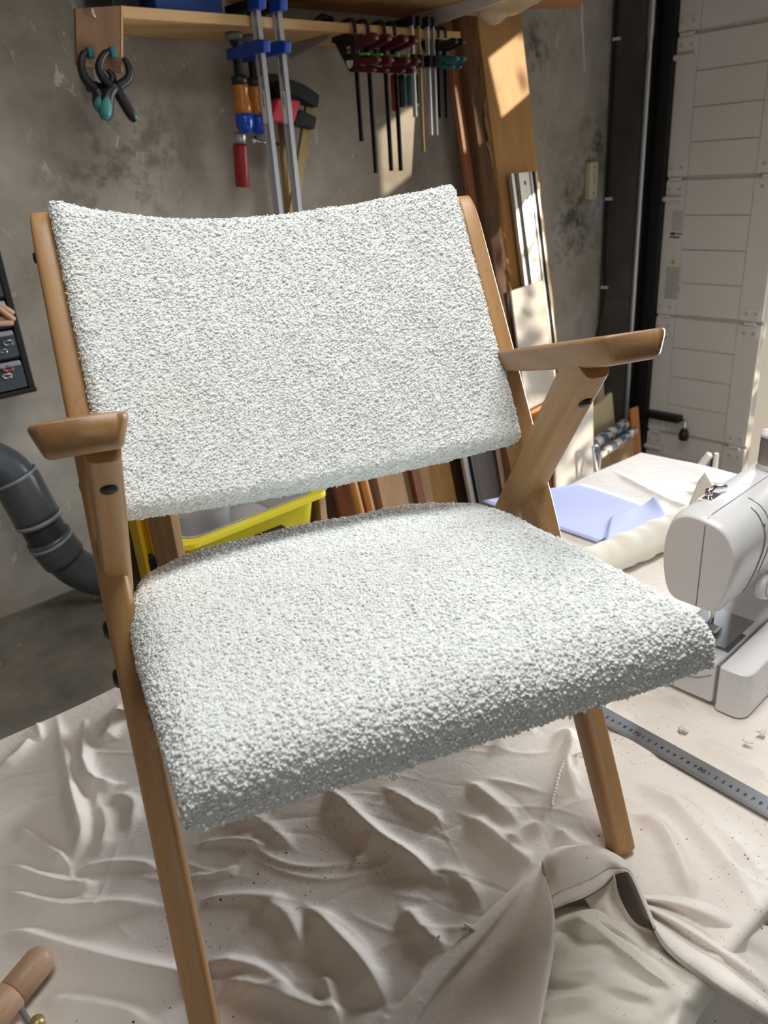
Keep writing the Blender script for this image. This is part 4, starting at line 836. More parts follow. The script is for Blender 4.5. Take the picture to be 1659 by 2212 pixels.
# wrapped parcel sagging over the shelf end
mb = MB(); n = 40; P = []
for i, u in enumerate(np.linspace(0, 1, n)):
    x = 2.095 + 0.30 * u; row = []
    for v in np.linspace(0, 2 * math.pi, 24):
        ry = 0.17 * (1 - 0.25 * u) * (0.55 + 0.45 * math.sin(math.pi * min(1, u * 1.15 + 0.12))); rz = 0.055 * (0.5 + 0.5 * math.sin(math.pi * min(1, u * 0.95 + 0.1)))
        wv = 1 + 0.10 * math.sin(9 * u + 2 * v) + 0.06 * math.sin(17 * u - 3 * v)
        row.append((x, 1.80 + ry * math.cos(v) * wv, 2.0 + rz * math.sin(v) * wv - 0.012 * math.sin(math.pi * u)))
    P.append(row)
mb.grid(P); pk = tag(mb.build('wrapped_parcel', M_bag), 'cloudy plastic wrapped bundle bulging over the end of the upper shelf', 'parcel')
MB().tube(crom([(2.17, 1.86, 1.965), (2.19, 1.84, 1.938), (2.225, 1.82, 1.936), (2.25, 1.80, 1.962)], 16), [0.012 + 0.016 * math.sin(math.pi * i / 15) for i in range(16)], 12).build('wrap_knot', M_bag, pk)
MB().lathe([(0.0001, 0.30), (0.05, 0.29), (0.062, 0.25), (0.062, 0.0), (0.0001, 0)], (2.30, 1.80, 2.01), (1, -0.1, 0.05), 24).build('brown_roll', M_brown, pk)
# box and dark things on the lower shelf
a = ony(335, 14, SF + 0.03); b_ = ony(480, 27, SF + 0.03); zt_ = SZ + 0.0245
bx = thing('blue_box', 'plain blue box standing on the lower shelf above the spring clamps', 'box', ((a.x + b_.x) / 2, 1.97, zt_))
MB().bb((a.x, SF + 0.025, zt_), (b_.x, YW - 0.03, zt_ + 0.13)).build('carton', M_bluebox, bx, 0.003)
MB().bb((a.x - 0.003, SF + 0.022, zt_ + 0.09), (b_.x + 0.003, YW - 0.027, zt_ + 0.135)).build('lid', M_bluebox, bx, 0.003)
a2 = ony(228, 14, SF + 0.05)
dk = thing('dark_case', 'dark tool case on the lower shelf left of the blue box', 'case', ((a2.x + a.x) / 2, 1.98, zt_))
MB().bb((a2.x + 0.02, SF + 0.06, zt_), (a.x - 0.015, YW - 0.03, zt_ + 0.10)).build('case_body', M_black, dk, 0.008); MB().bb((a2.x + 0.02, SF + 0.058, zt_ + 0.055), (a.x - 0.015, SF + 0.06, zt_ + 0.062)).build('case_seam', M_brown, dk)
c = ony(692, 46, 1.98); pl_ = thing('hand_plane', 'small dark tool lying on the shelf between blue and maroon clamps', 'tool', (c.x, 1.98, zt_))
MB().bb((c.x - 0.055, 1.965, zt_), (c.x + 0.055, 2.0, zt_ + 0.014)).build('sole', M_blackm, pl_, 0.003); MB().tube([(c.x - 0.02, 1.982, zt_ + 0.012), (c.x + 0.01, 1.982, zt_ + 0.03), (c.x + 0.045, 1.982, zt_ + 0.022)], 0.009, 10).build('grip', M_black, pl_)

# ------------------------------------------------------------------ plywood panel with spring clamps
YP = 1.872
quadp = [ony(x, y, YP) for x, y in ((163, 18), (262, 12), (262, 157), (167, 141))]
mb = MB(); mb.hexa([quadp[3], quadp[2], quadp[2] + Vector((0, .010, 0)), quadp[3] + Vector((0, .010, 0))], [quadp[0], quadp[1], quadp[1] + Vector((0, .010, 0)), quadp[0] + Vector((0, .010, 0))])
pn_ = tag(mb.build('plywood_square', W_ply), 'brown plywood square fixed to the left end of the lower shelf', 'panel')
e0, e1 = quadp[1], quadp[2]; mb = MB(); mb.hexa([e1 + Vector((-.0005, -.001, 0)), e1 + Vector((.004, -.001, 0)), e1 + Vector((.004, .011, 0)), e1 + Vector((-.0005, .011, 0))], [e0 + Vector((-.0005, -.001, 0)), e0 + Vector((.004, -.001, 0)), e0 + Vector((.004, .011, 0)), e0 + Vector((-.0005, .011, 0))]); mb.build('pale_edge', W_pine, pn_)
hk = [ony(x, y, YP - 0.006) for x, y in ((199, 20), (201, 32), (206, 37))]; MB().tube([hk[0] + Vector((0, .006, 0))] + hk, 0.003, 8).build('small_hook', M_white2, pn_)
def arm(name, px, rad, m, parent, y, flat=0.55, dy=None):
    pts = [ony(a, b, y) + Vector((0, (dy[i] if dy else 0), 0)) for i, (a, b) in enumerate(px)]; n = 8 * len(px)
    rr = np.interp(np.linspace(0, 1, n), np.linspace(0, 1, len(rad)), rad)
    return MB().tube([Vector(v) for v in crom(pts, n)], list(rr), 12, True, flat, (0, -1, 0)).build(name, m, parent)
def spring_clamp(label, armA, hA, armB, hB, y, padA, padB, piv):
    o = thing('spring_clamp', label, 'clamp', ony(*piv, y), 0, 'spring clamps on the plywood panel')
    arm('jaw_arm', armA, [.005, .007, .0085, .009, .010, .011], M_black, o, y, 1.0); arm('jaw_arm', armB, [.005, .007, .0085, .009, .010, .011], M_black, o, y + 0.012, 1.0)
    arm('grip_handle', hA, [.011, .015, .017, .016, .009], M_black, o, y, 1.0); arm('grip_handle', hB, [.011, .012, .012, .011, .007], M_black, o, y + 0.012, 1.0)
    arm('handle_inlay', [(a, b) for a, b in hA[1:]], [.006, .011, .013, .012, .006], M_tealh, o, y - 0.008, 1.0); arm('handle_inlay', [(a + 4, b - 2) for a, b in hB[1:]], [.004, .006, .006, .006, .004], M_tealh, o, y + 0.008, 1.0)
    for q, yy in ((padA, y), (padB, y + 0.012)):
        if q: c = ony(*q, yy); MB().box(c, (0.014, 0.016, 0.022)).build('jaw_pad', M_teal, o, 0.003)
    c = ony(*piv, y - 0.008); MB().cyl(c, c + Vector((0, 0.035, 0)), 0.010, 16).build('pivot', M_blackm, o)
spring_clamp('left spring clamp with its jaw lower on the plywood panel', [(192, 111), (181, 116), (176, 132), (177, 152), (187, 174), (206, 192)], [(206, 192), (214, 208), (216, 226), (216, 240)], [(232, 150), (243, 166), (238, 180), (216, 192)], [(216, 192), (222, 210), (226, 226)], 1.862, (195, 114), None, (208, 186))
spring_clamp('right spring clamp with teal grip, jaws around the panel edge', [(240, 109), (226, 116), (216, 134), (215, 154), (226, 172), (243, 188)], [(246, 188), (233, 206), (229, 228), (228, 246), (227, 258)], [(266, 124), (275, 138), (280, 155), (275, 172), (254, 188)], [(250, 190), (262, 212), (276, 236), (286, 252), (293, 261)], 1.850, (243, 113), None, (247, 186))

# ------------------------------------------------------------------ blue bar clamps
def px_prism(px, x, th, name, m, parent, bevel=0.0):
    q = [onx(a, b, x) for a, b in px]; return MB().prism([(p.y, p.z) for p in q], YZ, x, x + th).build(name, m, parent, bevel)
def mark_text(body, size, x, y, z, m, parent, name='printed_marks', vertical=True):
    # lettering on the -X side face, reading downwards
    M = Matrix(((0, 0, -1, x), (0, -1, 0, y), (-1, 0, 0, z), (0, 0, 0, 1))) if vertical else Matrix(((0, 0, -1, x), (-1, 0, 0, y), (0, 1, 0, z), (0, 0, 0, 1)))
    return text_mesh(name, body, size, M, m, parent)
def blue_clamp(label, dxp, dyp, knob_off):
    xs = ony(560 + dxp, 105 + dyp, 1.845).x; o = thing('bar_clamp', label, 'clamp', (xs, 1.845, SZ), 0, 'blue bar clamps on the shelf')
    f = lambda l: [(a, b) for a, b in l]
    xb = ony(560, 105, 1.845).x; Q = lambda l: [(onx(a, b, xb).y, onx(a, b, xb).z) for a, b in l]
    def pr_(l, th, name, m, off=0.0, bevel=0): return MB().prism(Q(l), YZ, xs + off, xs + off + th).build(name, m, o, bevel)
    y0 = 1.845; zt = onx(546, -40, xb).z
    bar = MB().bb((xs + 0.003, y0 - 0.004, 1.02), (xs + 0.010, y0 + 0.020, zt)); bar.bb((xs + 0.0, y0 - 0.006, 1.02), (xs + 0.013, y0 - 0.001, zt)).bb((xs + 0.0, y0 + 0.017, 1.02), (xs + 0.013, y0 + 0.021, zt)); bar.build('bar', M_steel, o)
    K = knob_off; pr_([(490 + K, 106 - K * .28), (535, 92), (557, 84), (572, 86), (572, 113), (557, 116), (535, 119), (492 + K, 131 - K * .28)], 0.022, 'sliding_arm', M_blue, -0.004, 0.003)
    pr_([(538, -6), (562, -12), (562, 19), (540, 25)], 0.024, 'bar_cap', M_blue, -0.005, 0.003); pr_([(486, 14), (538, -4), (538, 24), (510, 27), (488, 27)], 0.022, 'fixed_jaw', M_black, -0.004, 0.003)
    pr_([(486, 27), (512, 26), (512, 36), (486, 36)], 0.03, 'jaw_pad', M_rub, -0.005, 0.002)
    s0_ = onx(503 + knob_off, 118 - knob_off * .28, xb); ys = s0_.y; xc = xs + 0.010
    zz = lambda px, py: onx(px + knob_off, py - knob_off * .28, xb).z
    MB().lathe([(0.0001, zz(498, 71)), (0.023, zz(498, 71)), (0.024, zz(498, 78)), (0.021, zz(499, 86)), (0.0001, zz(499, 86))], (xc, ys, 0), (0, 0, 1), 24).build('swivel_pad', M_grayp, o)
    MB().lathe([(0.013, zz(500, 86)), (0.011, zz(501, 95)), (0.007, zz(501, 99)), (0.009, zz(502, 106)), (0.0001, zz(502, 106))], (xc, ys, 0), (0, 0, 1), 16).build('swivel_neck', M_black, o)
    th_ = MB(); z1, z2 = zz(503, 128), zz(504, 166); prf = []
    for i in range(24): z = z1 + (z2 - z1) * i / 24; prf += [(0.0105, z), (0.0095, z + (z2 - z1) / 48)]
    th_.lathe(prf, (xc, ys, 0), (0, 0, 1), 16).build('screw_thread', M_blackm, o)
    MB().lathe([(0.0001, zz(504, 164)), (0.021, zz(504, 165)), (0.021, zz(505, 184)), (0.0001, zz(505, 185))], (xc, ys, 0), (0, 0, 1), 20).build('collar', M_black, o)
    hd = [(493, 185, .022), (493, 193, .0215), (497, 206, .0195), (499, 214, .0205), (501, 226, .0235), (502, 236, .0240), (502, 248, .0225)]
    MB().lathe([(0.0001, zz(505, 185))] + [(r, zz(506, y)) for _, y, r in hd] + [(0.0001, zz(508, 248))], (xc, ys, 0), (0, 0, 1), 24).build('wooden_handle', W_bulb, o)
    MB().lathe([(0.0001, zz(508, 247)), (0.0225, zz(508, 248)), (0.0245, zz(508, 260)), (0.024, zz(509, 272)), (0.019, zz(510, 285)), (0.010, zz(510, 291)), (0.0001, zz(510, 292))], (xc, ys, 0), (0, 0, 1), 24).build('handle_end', mat('glossy blue', (22, 70, 176), 0.15) if 'glossy blue' not in bpy.data.materials else bpy.data.materials['glossy blue'], o)
    zs = zz(571, 215); MB().bb((xs - 0.0006, y0 + 0.001, zs - 0.055), (xs + 0.0028, y0 + 0.017, zs + 0.02)).build('sticker', M_stick, o)
    st = MB(); 
    for i in range(9): st.bb((xs - 0.0009, y0 + 0.004, zs + 0.014 - i * 0.004), (xs - 0.0005, y0 + 0.004 + 0.003 + 0.008 * rl.random(), zs + 0.0155 - i * 0.004 + 0.0008))
    st.build('printed_marks', M_ink, o)['kind'] = 'stuff'
    mark_text('WORK', 0.016, xs + 0.0022, y0 + 0.010, zz(566, 140), M_black, o)
blue_clamp('left of the two blue bar clamps, hanging above the red handle', 0, 0, 0)
blue_clamp('right of the two blue bar clamps, in front of the red clamp pads', 45, -2, -12)

# heavy clamps with brassy bars behind them
xu = ony(608, 300, 1.98).x; hu = thing('parallel_clamp', 'dark clamp with red cylinder handle hanging behind the blue clamps', 'clamp', (xu, 1.98, 1.5))
zz2 = lambda px, py, y: ony(px, py, y).z
MB().tube([ony(604, 200, 2.06), ony(628, 520, 2.06)], 0.013, 16).build('bar', M_brass, hu)
q = [(ony(a, b, 2.03).x, ony(a, b, 2.03).z) for a, b in ((572, 158), (600, 160), (612, 180), (610, 258), (585, 262), (574, 230))]; MB().prism(q, XZ, 2.025, 2.075).build('jaw', M_black, hu, 0.004)
p0, p1 = ony(517, 292, 2.03), ony(524, 404, 2.03); d = (p1 - p0).normalized(); L = (p1 - p0).length
lath_local('handle', [(0.0001, 0.024), (0.0195, 0.024), (0.020, 0.03), (0.020, L - 0.002), (0.018, L), (0.0001, L)], p0, d, M_red, hu); lath_local('ferrule', [(0.0001, -0.006), (0.018, -0.006), (0.0185, 0.0), (0.0185, 0.0235), (0.0001, 0.0235)], p0, d, M_steel, hu)
MB().tube([ony(541, 301, 2.03), ony(565, 306, 2.03), ony(601, 312, 2.03)], [0.009, 0.004, 0.006], 10).lathe([(0.0001, .012), (.011, .008), (.012, 0), (.008, -.01), (.0001, -.012)], ony(548, 303, 2.025), (0.2, -1, 0), 14).build('tommy_bar', M_chrome, hu)
hs = thing('parallel_clamp', 'tilted dark clamp with red pads and a flat brassy bar', 'clamp', ony(660, 240, 1.99))
def xz_poly(px, y0, y1, name, m, parent, bevel=0.003):
    return MB().prism([(ony(a, b, y0).x, ony(a, b, y0).z) for a, b in px], XZ, y0, y1).build(name, m, parent, bevel)
xz_poly([(665, 215), (681, 221), (640, 480), (622, 480)], 1.985, 1.998, 'bar', M_brass, hs, 0)
xz_poly([(612, 170), (632, 172), (660, 183), (691, 205), (688, 232), (664, 222), (640, 205), (612, 200)], 1.955, 2.0, 'fixed_jaw', M_black, hs)
xz_poly([(634, 258), (650, 236), (685, 253), (680, 280), (660, 272), (638, 272)], 1.96, 2.005, 'sliding_jaw', M_black, hs)
xz_poly([(584, 262), (601, 211), (652, 217), (637, 266), (612, 264)], 1.935, 1.965, 'red_pad', M_redpad, hs, 0.006)

# ------------------------------------------------------------------ quick clamps in a row on the shelf edge
xq = ony(766, 110, 1.855).x
def Pq(l): return [(onx(a, b, xq).y, onx(a, b, xq).z) for a, b in l]
BODY = Pq([(715, 82), (715, 92), (723, 95), (735, 120), (748, 144), (754, 155), (762, 156), (768, 153), (768, 76), (740, 73)]); HOOK = Pq([(729, 57), (740, 51), (750, 47.5), (757, 50), (760, 58), (762, 76)])
UP = Pq([(764, 88), (780, 78), (797, 69), (806, 70), (809, 78), (808, 87), (790, 97), (766, 108)]); LO = Pq([(766, 118), (790, 124), (812, 119), (815, 130), (808, 139), (790, 141), (766, 137)]); TR = Pq([(766, 140), (790, 145), (804, 146), (805, 153), (798, 158), (766, 155)])
BTN = Pq([(748, 131), (763, 130), (762, 142), (756, 149), (751, 144)]); GRN = Pq([(778, 115), (797, 114), (798, 119), (778, 119)])
def quick_clamp(label, x, bar_px, mats, k=1.0, group='maroon quick clamps on the shelf', extra=True, oz=0.0, white=True, th=0.020):
    o = thing('quick_clamp', label, 'clamp', (x, 1.855, SZ), 0, group); y_ref, z_ref = 1.862, 1.872
    S = lambda pl: [(y_ref + (a - y_ref) * k, z_ref + (b - z_ref) * k + oz) for a, b in pl]
    MB().prism(S(BODY), YZ, x, x + th * k).build('body', mats[0], o, 0.003)
    MB().tube([(x + th * k * 0.5, a, b) for a, b in [(v[0], v[1] + 0.006) for v in crom([(p[0], p[1], 0) for p in S(HOOK)], 18)]], 0.0055 * k, 8).build('fixed_jaw_hook', mats[0], o)
    MB().prism(S(UP), YZ, x + 0.001, x + th * k - 0.001).build('upper_handle', mats[1], o, 0.004 * k); MB().prism(S(LO), YZ, x + 0.001, x + th * k - 0.001).build('lower_handle', mats[2], o, 0.004 * k)
    MB().prism(S(TR), YZ, x + 0.003, x + th * k - 0.003).build('trigger', mats[2], o, 0.003 * k)
    if white: MB().prism(S(BTN), YZ, x - 0.0012, x + 0.001).build('release_button', M_stick, o); 
    if extra: MB().prism(S(GRN), YZ, x - 0.004, x + 0.004).build('green_lever', M_green, o)
    t0 = S(Pq([(765, 150)]))[0]; e = ony(bar_px[0], bar_px[1], 1.855)
    MB().bb((x + th * k * 0.5 - 0.0025, t0[0] - 0.006 * k, e.z), (x + th * k * 0.5 + 0.0025, t0[0] + 0.008 * k, t0[1] + 0.05 * k)).build('bar', M_blackm, o)
    if white:
        c = S(Pq([(753, 108)]))[0]; mark_text('E3', 0.020 * k, x - 0.0007, c[0], c[1], M_stick, o)
mq = (M_black, M_mar, M_mar)
xof = lambda dx, dy: ony(766 + dx, 110 + dy, 1.855).x
quick_clamp('first maroon quick clamp from the left, full black side with white marks', xof(0, 0), (775, 305), mq); quick_clamp('second maroon quick clamp from the left, reaching lowest', xof(28, 5), (802, 375), mq)
quick_clamp('third maroon quick clamp from the left', xof(64, 10), (837, 370), mq); quick_clamp('fourth maroon quick clamp, rightmost of the maroon ones', xof(86, 12), (855, 370), mq)
mk2 = (M_black, M_black, M_teal)
quick_clamp('left of the two small teal handled quick clamps', ony(946, 100, 1.855).x, (952, 254), mk2, 0.85, 'small teal quick clamps on the shelf', False, 0.0, False); quick_clamp('right of the two small teal handled quick clamps, by the beam', ony(961, 100, 1.855).x, (966, 254), mk2, 0.85, 'small teal quick clamps on the shelf', False, 0.0, False)
def f_clamp(label, px_top, px_bot, m, hm_, hlen, w=0.006):
    t_ = ony(*px_top, 1.86); e = ony(*px_bot, 1.86); x = t_.x; o = thing('f_clamp', label, 'clamp', (x, 1.86, SZ), 0, 'small screw clamps on the shelf')
    MB().bb((x, 1.855, e.z), (x + w, 1.869, SZ + 0.05)).build('bar', m, o, 0.0008)
    MB().prism([(1.850, SZ + 0.052), (1.850, SZ + 0.026), (1.874, SZ + 0.026), (1.93, SZ + 0.031), (1.955, SZ + 0.026), (1.955, SZ + 0.046)], YZ, x - 0.004, x + w + 0.004).build('fixed_jaw', M_black, o, 0.002)
    zj = SZ - 0.062; MB().prism([(1.848, zj + 0.014), (1.848, zj - 0.018), (1.88, zj - 0.016), (1.955, zj - 0.010), (1.955, zj + 0.012)], YZ, x - 0.004, x + w + 0.004).build('sliding_jaw', M_black, o, 0.002)
    xc = x + w / 2; MB().cyl((xc, 1.945, zj - 0.03), (xc, 1.945, SZ - 0.008), 0.005, 12).lathe([(0.0001, SZ - 0.001), (0.012, SZ - 0.001), (0.012, SZ - 0.007), (0.006, SZ - 0.010)], (xc, 1.945, 0), (0, 0, 1), 14).build('screw', M_steel, o)
    zh = zj - 0.028; MB().lathe([(0.0001, zh), (0.010, zh), (0.0125, zh - 0.012), (0.0125, zh - hlen + 0.008), (0.009, zh - hlen), (0.0001, zh - hlen)], (xc, 1.945, 0), (0, 0, 1), 16).build('handle', hm_, o)
    MB().lathe([(0.0001, zh - hlen), (0.0115, zh - hlen), (0.0115, zh - hlen - 0.006), (0.0001, zh - hlen - 0.006)], (xc, 1.945, 0), (0, 0, 1), 16).build('handle_cap', M_stick, o)
f_clamp('silver screw clamp with red handle beside the maroon clamps', (888, 64), (891, 253), M_alu, M_red, 0.10); f_clamp('dull brown barred screw clamp, longest of the small ones', (903, 68), (911, 328), M_brass, M_black, 0.09, 0.005)
f_clamp('silver screw clamp with teal handle', (922, 70), (933, 292), M_alu, M_teal, 0.085); f_clamp('gray barred screw clamp left of the small teal quick clamps', (934, 70), (944, 292), M_steel, M_black, 0.08, 0.005)

# ------------------------------------------------------------------ beam, planks and boards leaning on the wall
def lean(name, pxL, pxR, Yat, ztop, zbase, thick, slope, m, label, cat='board', group=None, bevel=0.0, capY=2.098):
    a, b = ony(*pxL, Yat), ony(*pxR, Yat); zm = (a.z + b.z) / 2
    f = lambda z: min(Yat + slope * (z - zm), capY - thick)
    vs = lambda z: [(a.x, f(z), z), (b.x, f(z), z), (b.x, f(z) + thick, z), (a.x, f(z) + thick, z)]
    return tag(MB().hexa(vs(zbase), vs(ztop)).build(name, m, None, bevel), label, cat, group)
# rough beam with chipped face
a = ony(998, 60, 2.0); b = ony(1034, 60, 2.0); mb = MB(); n = 46; rb = np.random.default_rng(11); P = []
zs = np.linspace(0.0, 2.10, n)
for i, z in enumerate(zs):
    yc = 1.985 - 0.172 * (1.943 - z) + 0.02; w = b.x - a.x; j = 0.004 * math.sin(i * 1.3) + 0.003 * rb.standard_normal(); chip = 0.018 * math.exp(-((z - 1.62) / 0.08) ** 2) + 0.012 * math.exp(-((z - 1.05) / 0.1) ** 2)
    P.append([(a.x - 0.0, yc + 0.075, z), (a.x, yc + 0.008, z), (a.x + 0.006, yc, z), (a.x + w * 0.35, yc + 0.002 * rb.standard_normal(), z), (a.x + w * 0.6, yc + 0.003 * rb.standard_normal() + 0.3 * chip, z), (a.x + w * 0.82, yc + 0.004 + chip + j, z), (b.x + j - chip * 0.8, yc + 0.014 + chip, z), (b.x + 0.004, yc + 0.075, z), (a.x, yc + 0.075, z)])
mb.grid(P, False); bo = mb.build('rough_beam', W_beam, None, 0, 2, False); tag(bo, 'rough dark timber beam with splintered edge leaning right of the clamps', 'beam')
mb = MB()
for i in range(26):
    z = 1.62 + 0.09 * rb.standard_normal(); x = b.x - 0.02 * rb.random() - 0.004; y = 1.985 - 0.172 * (1.943 - z) + 0.024; L = 0.02 + 0.03 * rb.random()
    mb.tube([(x, y + .004, z), (x - 0.004, y - 0.006, z - L * 0.5), (x - 0.010 * rb.random(), y - 0.012, z - L)], [0.003, 0.002, 0.0006], 5)
for i in range(10):
    z = 1.12 + 0.09 * rb.standard_normal(); x = b.x - 0.01 * rb.random(); y = 1.985 - 0.172 * (1.943 - z) + 0.022; mb.tube([(x, y + .004, z), (x - 0.003, y - 0.006, z - .012), (x - 0.006, y - 0.01, z - .02)], [0.003, 0.002, 0.0006], 5)
mb.build('splinters', W_tan, bo)['kind'] = 'stuff'
lean('narrow_board', (964, 60), (978, 60), 2.035, 2.08, 0.0, 0.018, 0.172, W_red, 'narrow brown board standing along the left side of the beam')
lean('wide_plank', (1036, 100), (1130, 100), 2.045, 2.10, 0.0, 0.022, 0.172, W_plank, 'wide golden plank with sun patch leaning right of the rough beam')
# aluminium rail
def alu_rail(pxL, pxR, Yat, ztop, zbase, slope, label):
    a, b = ony(*pxL, Yat), ony(*pxR, Yat); zm = (a.z + b.z) / 2; w = b.x - a.x
    o = thing('aluminium_rail', label, 'rail', (a.x, Yat, zbase)); f = lambda z: Yat + slope * (z - zm)
    def strip(u0, u1, d, th, name, m):
        vs = lambda z: [(a.x + w * u0, f(z) - d, z), (a.x + w * u1, f(z) - d, z), (a.x + w * u1, f(z) - d + th, z), (a.x + w * u0, f(z) - d + th, z)]
        MB().hexa(vs(zbase), vs(ztop)).build(name, m, o)
    strip(0, 1, 0, 0.006, 'base_plate', M_alu); strip(0, 0.10, 0.010, 0.010, 'edge_rib', M_alu); strip(0.12, 0.22, 0.004, 0.004, 'black_strip', M_rub); strip(0.26, 0.34, 0.012, 0.012, 'guide_rib', M_alu); strip(0.36, 0.72, 0.006, 0.006, 'face', M_alu); strip(0.74, 0.80, 0.010, 0.010, 'guide_rib', M_alu); strip(0.88, 0.95, 0.004, 0.004, 'black_strip', M_rub); strip(0.95, 1.0, 0.010, 0.010, 'edge_rib', M_alu)
    return o, f, a, w
o, f, a_, w_ = alu_rail((1097, 352), (1152, 348), 1.945, 1.467, 0.0, 0.172, 'aluminium guide rail with black strips leaning on the wide plank')
for u, z, s in ((0.52, 1.43, 0.008), (0.56, 1.375, 0.005)): MB().bb((a_.x + w_ * u - s / 2, f(z) - 0.0072, z - s), (a_.x + w_ * u + s / 2, f(z) - 0.0055, z + s)).build('punched_hole', M_rub, o)
# white panels
def panel(name, px, Yat, slope, thick, m, label, cat='panel', zbase=None):
    pts = [ony(x, y, Yat) for x, y in px]; z0 = np.mean([p.z for p in pts])
    q = [Vector((p.x, Yat + slope * (p.z - z0), p.z)) for p in pts]
    mb = MB(); n = len(q); t_ = Vector((0, thick, 0)); mb.add(q + [p + t_ for p in q], [tuple(range(n)), tuple(range(n, 2 * n))[::-1]] + [(i, (i + 1) % n, n + (i + 1) % n, n + i) for i in range(n)])
    return tag(mb.build(name, m), label, cat)
def lean4(name, pxTL, pxTR, Yat, zbase, thick, slope, m, label, cat='panel', dxb=0.0):
    a, b = ony(*pxTL, Yat), ony(*pxTR, Yat)
    lo = lambda p, t_: (p.x + dxb, Yat - slope * (p.z - zbase) + t_, zbase)
    hi = lambda p, t_: (p.x, Yat + t_, p.z)
    return tag(MB().hexa([lo(a, 0), lo(b, 0), lo(b, thick), lo(a, thick)], [hi(a, 0), hi(b, 0), hi(b, thick), hi(a, thick)]).build(name, m), label, cat)
lean4('white_board', (1104, 629), (1172, 606), 1.835, 0.0, 0.008, 0.172, M_wpanel, 'tall narrow white panel with leaf shadows in front of the guide rail')
lean4('plywood_offcut', (1140, 892), (1216, 852), 1.725, 0.0, 0.008, 0.172, W_orange, 'brown wood offcut behind the right arm support', 'board')
lean4('white_board', (1196, 880), (1281, 842), 1.66, 0.0, 0.010, 0.06, M_wpanel, 'white panel with sun dapples right of the arm support')
lean4('cream_board', (1264, 894), (1322, 848), 1.90, 0.0, 0.012, 0.10, W_cream, 'cream board leaning in the corner behind the checked rolls', 'board', 0.05)
lean4('pale_board', (1262, 835), (1303, 812), 1.98, 0.0, 0.012, 0.06, W_cream, 'pale board standing behind the cream board in the corner', 'board', 0.05)
lean4('tan_board', (1282, 1004), (1368, 938), 1.74, 0.0, 0.016, 0.10, W_tan, 'tan stained board below the checked rolls', 'board')
# checked rolls
mchk = mat('blue check cloth', (214, 212, 206), 0.9); t = NT(mchk); ck = t.n('ShaderNodeTexChecker', Scale=17.0); t.l(t.coords(), ck.inputs['Vector']); ck.inputs['Color1'].default_value = (*lin((96, 110, 138)), 1); ck.inputs['Color2'].default_value = (*lin((212, 210, 204)), 1); t.color(ck.outputs['Color'])
def roll(p0, p1, r, label, y0, y1):
    a, b = ony(*p0, y0), ony(*p1, y1); d = (b - a).normalized(); L = (b - a).length
    tag(MB().lathe([(0.0001, 0), (r * 0.7, 0.0), (r, 0.006), (r * 1.04, L * 0.4), (r, L - 0.012), (r * 0.75, L - 0.002), (0.0001, L)], a, d, 24).build('checked_roll', mchk), label, 'fabric roll')
roll((1262, 974), (1350, 916), 0.027, 'thicker blue checked fabric roll lying against the cream board', 1.72, 1.84); roll((1286, 990), (1372, 930), 0.017, 'thinner blue checked fabric roll in front of the thicker one', 1.64, 1.74)
# folding tubular stand in front of the corner boards
fs_ = thing('folding_stand', 'silver tube stand standing beside the white dappled panel', 'stand', ony(1285, 1030, 1.66))
for p0, p1 in (((1280, 966), (1292, 1040)), ((1296, 978), (1290, 1045))):
    a, b = ony(*p0, 1.60), ony(*p1, 1.58); d = b - a; b = a + d * (a.z / max(1e-3, -d.z) if d.z < 0 else 1); MB().tube([a, b], 0.006, 10).build('leg', M_steel, fs_)
MB().tube([ony(1280, 966, 1.60), ony(1288, 962, 1.60), ony(1296, 978, 1.60)], 0.006, 10).build('top_bend', M_steel, fs_)
lean4('brown_strip', (1364, 884), (1379, 878), 1.80, 0.0, 0.012, 0.06, W_orange, 'short brown wood strip standing at the foot of the door track', 'board', 0.06)
# small trestle top seen over the far table edge
tr_ = thing('folding_trestle', 'pale folding trestle peeking over the far table edge before the garage door', 'trestle', (2.3, 0.8, 0))
XT = 2.35; ap = onx(1534, 981, XT); l0 = onx(1508, 1014, XT); r0_ = onx(1541, 1018, XT)
def bar2(p, q, th, m, name): 
    d = (q - p); q2 = p + d * ((p.z - 0.01) / max(1e-4, p.z - q.z)); MB().tube([p, q2], th, 4).build(name, m, tr_)
bar2(ap, Vector((XT, l0.y, l0.z)), 0.012, M_felt, 'front_leg'); bar2(Vector((XT + 0.02, ap.y - 0.012, ap.z)), Vector((XT + 0.02, ap.y - 0.013, r0_.z)), 0.008, M_felt, 'rear_leg'); bar2(Vector((XT + 0.01, ap.y - 0.004, ap.z)), Vector((XT + 0.01, ap.y - 0.002, r0_.z)), 0.005, M_rub, 'strut')

# ------------------------------------------------------------------ between seat and back: tub, level, timber
def post(x0, x1, y0, y1, z0, z1, m, parent, name='post'): return MB().bb((x0, y0, z0), (x1, y1, z1)).build(name, m, parent, 0.002)
tf = thing('tub_frame', 'low wooden frame that carries the yellow tub behind the chair', 'frame', (0.9, 1.6, LEDGE))
xa = ony(374, 1150, 1.49).x; xb_ = ony(392, 1150, 1.49).x; post(xa, xb_, 1.49, 1.62, LEDGE, 1.0, W_tan, tf)
xc_ = ony(713, 1062, 1.5).x - 0.017; post(xc_, xc_ + 0.022, 1.53, 1.66, LEDGE, 0.748, W_tan, tf); post(xa, xc_, 1.60, 1.62, LEDGE + 0.02, LEDGE + 0.06, W_tan, tf, 'rail')
tub = thing('yellow_tub', 'yellow plastic storage tub with a light gray inside', 'tub', (0.91, 1.65, 0.6))
x0, x1, y0, y1, zr = xb_ + 0.002, ony(713, 1062, 1.5).x, 1.5, 1.86, 0.757
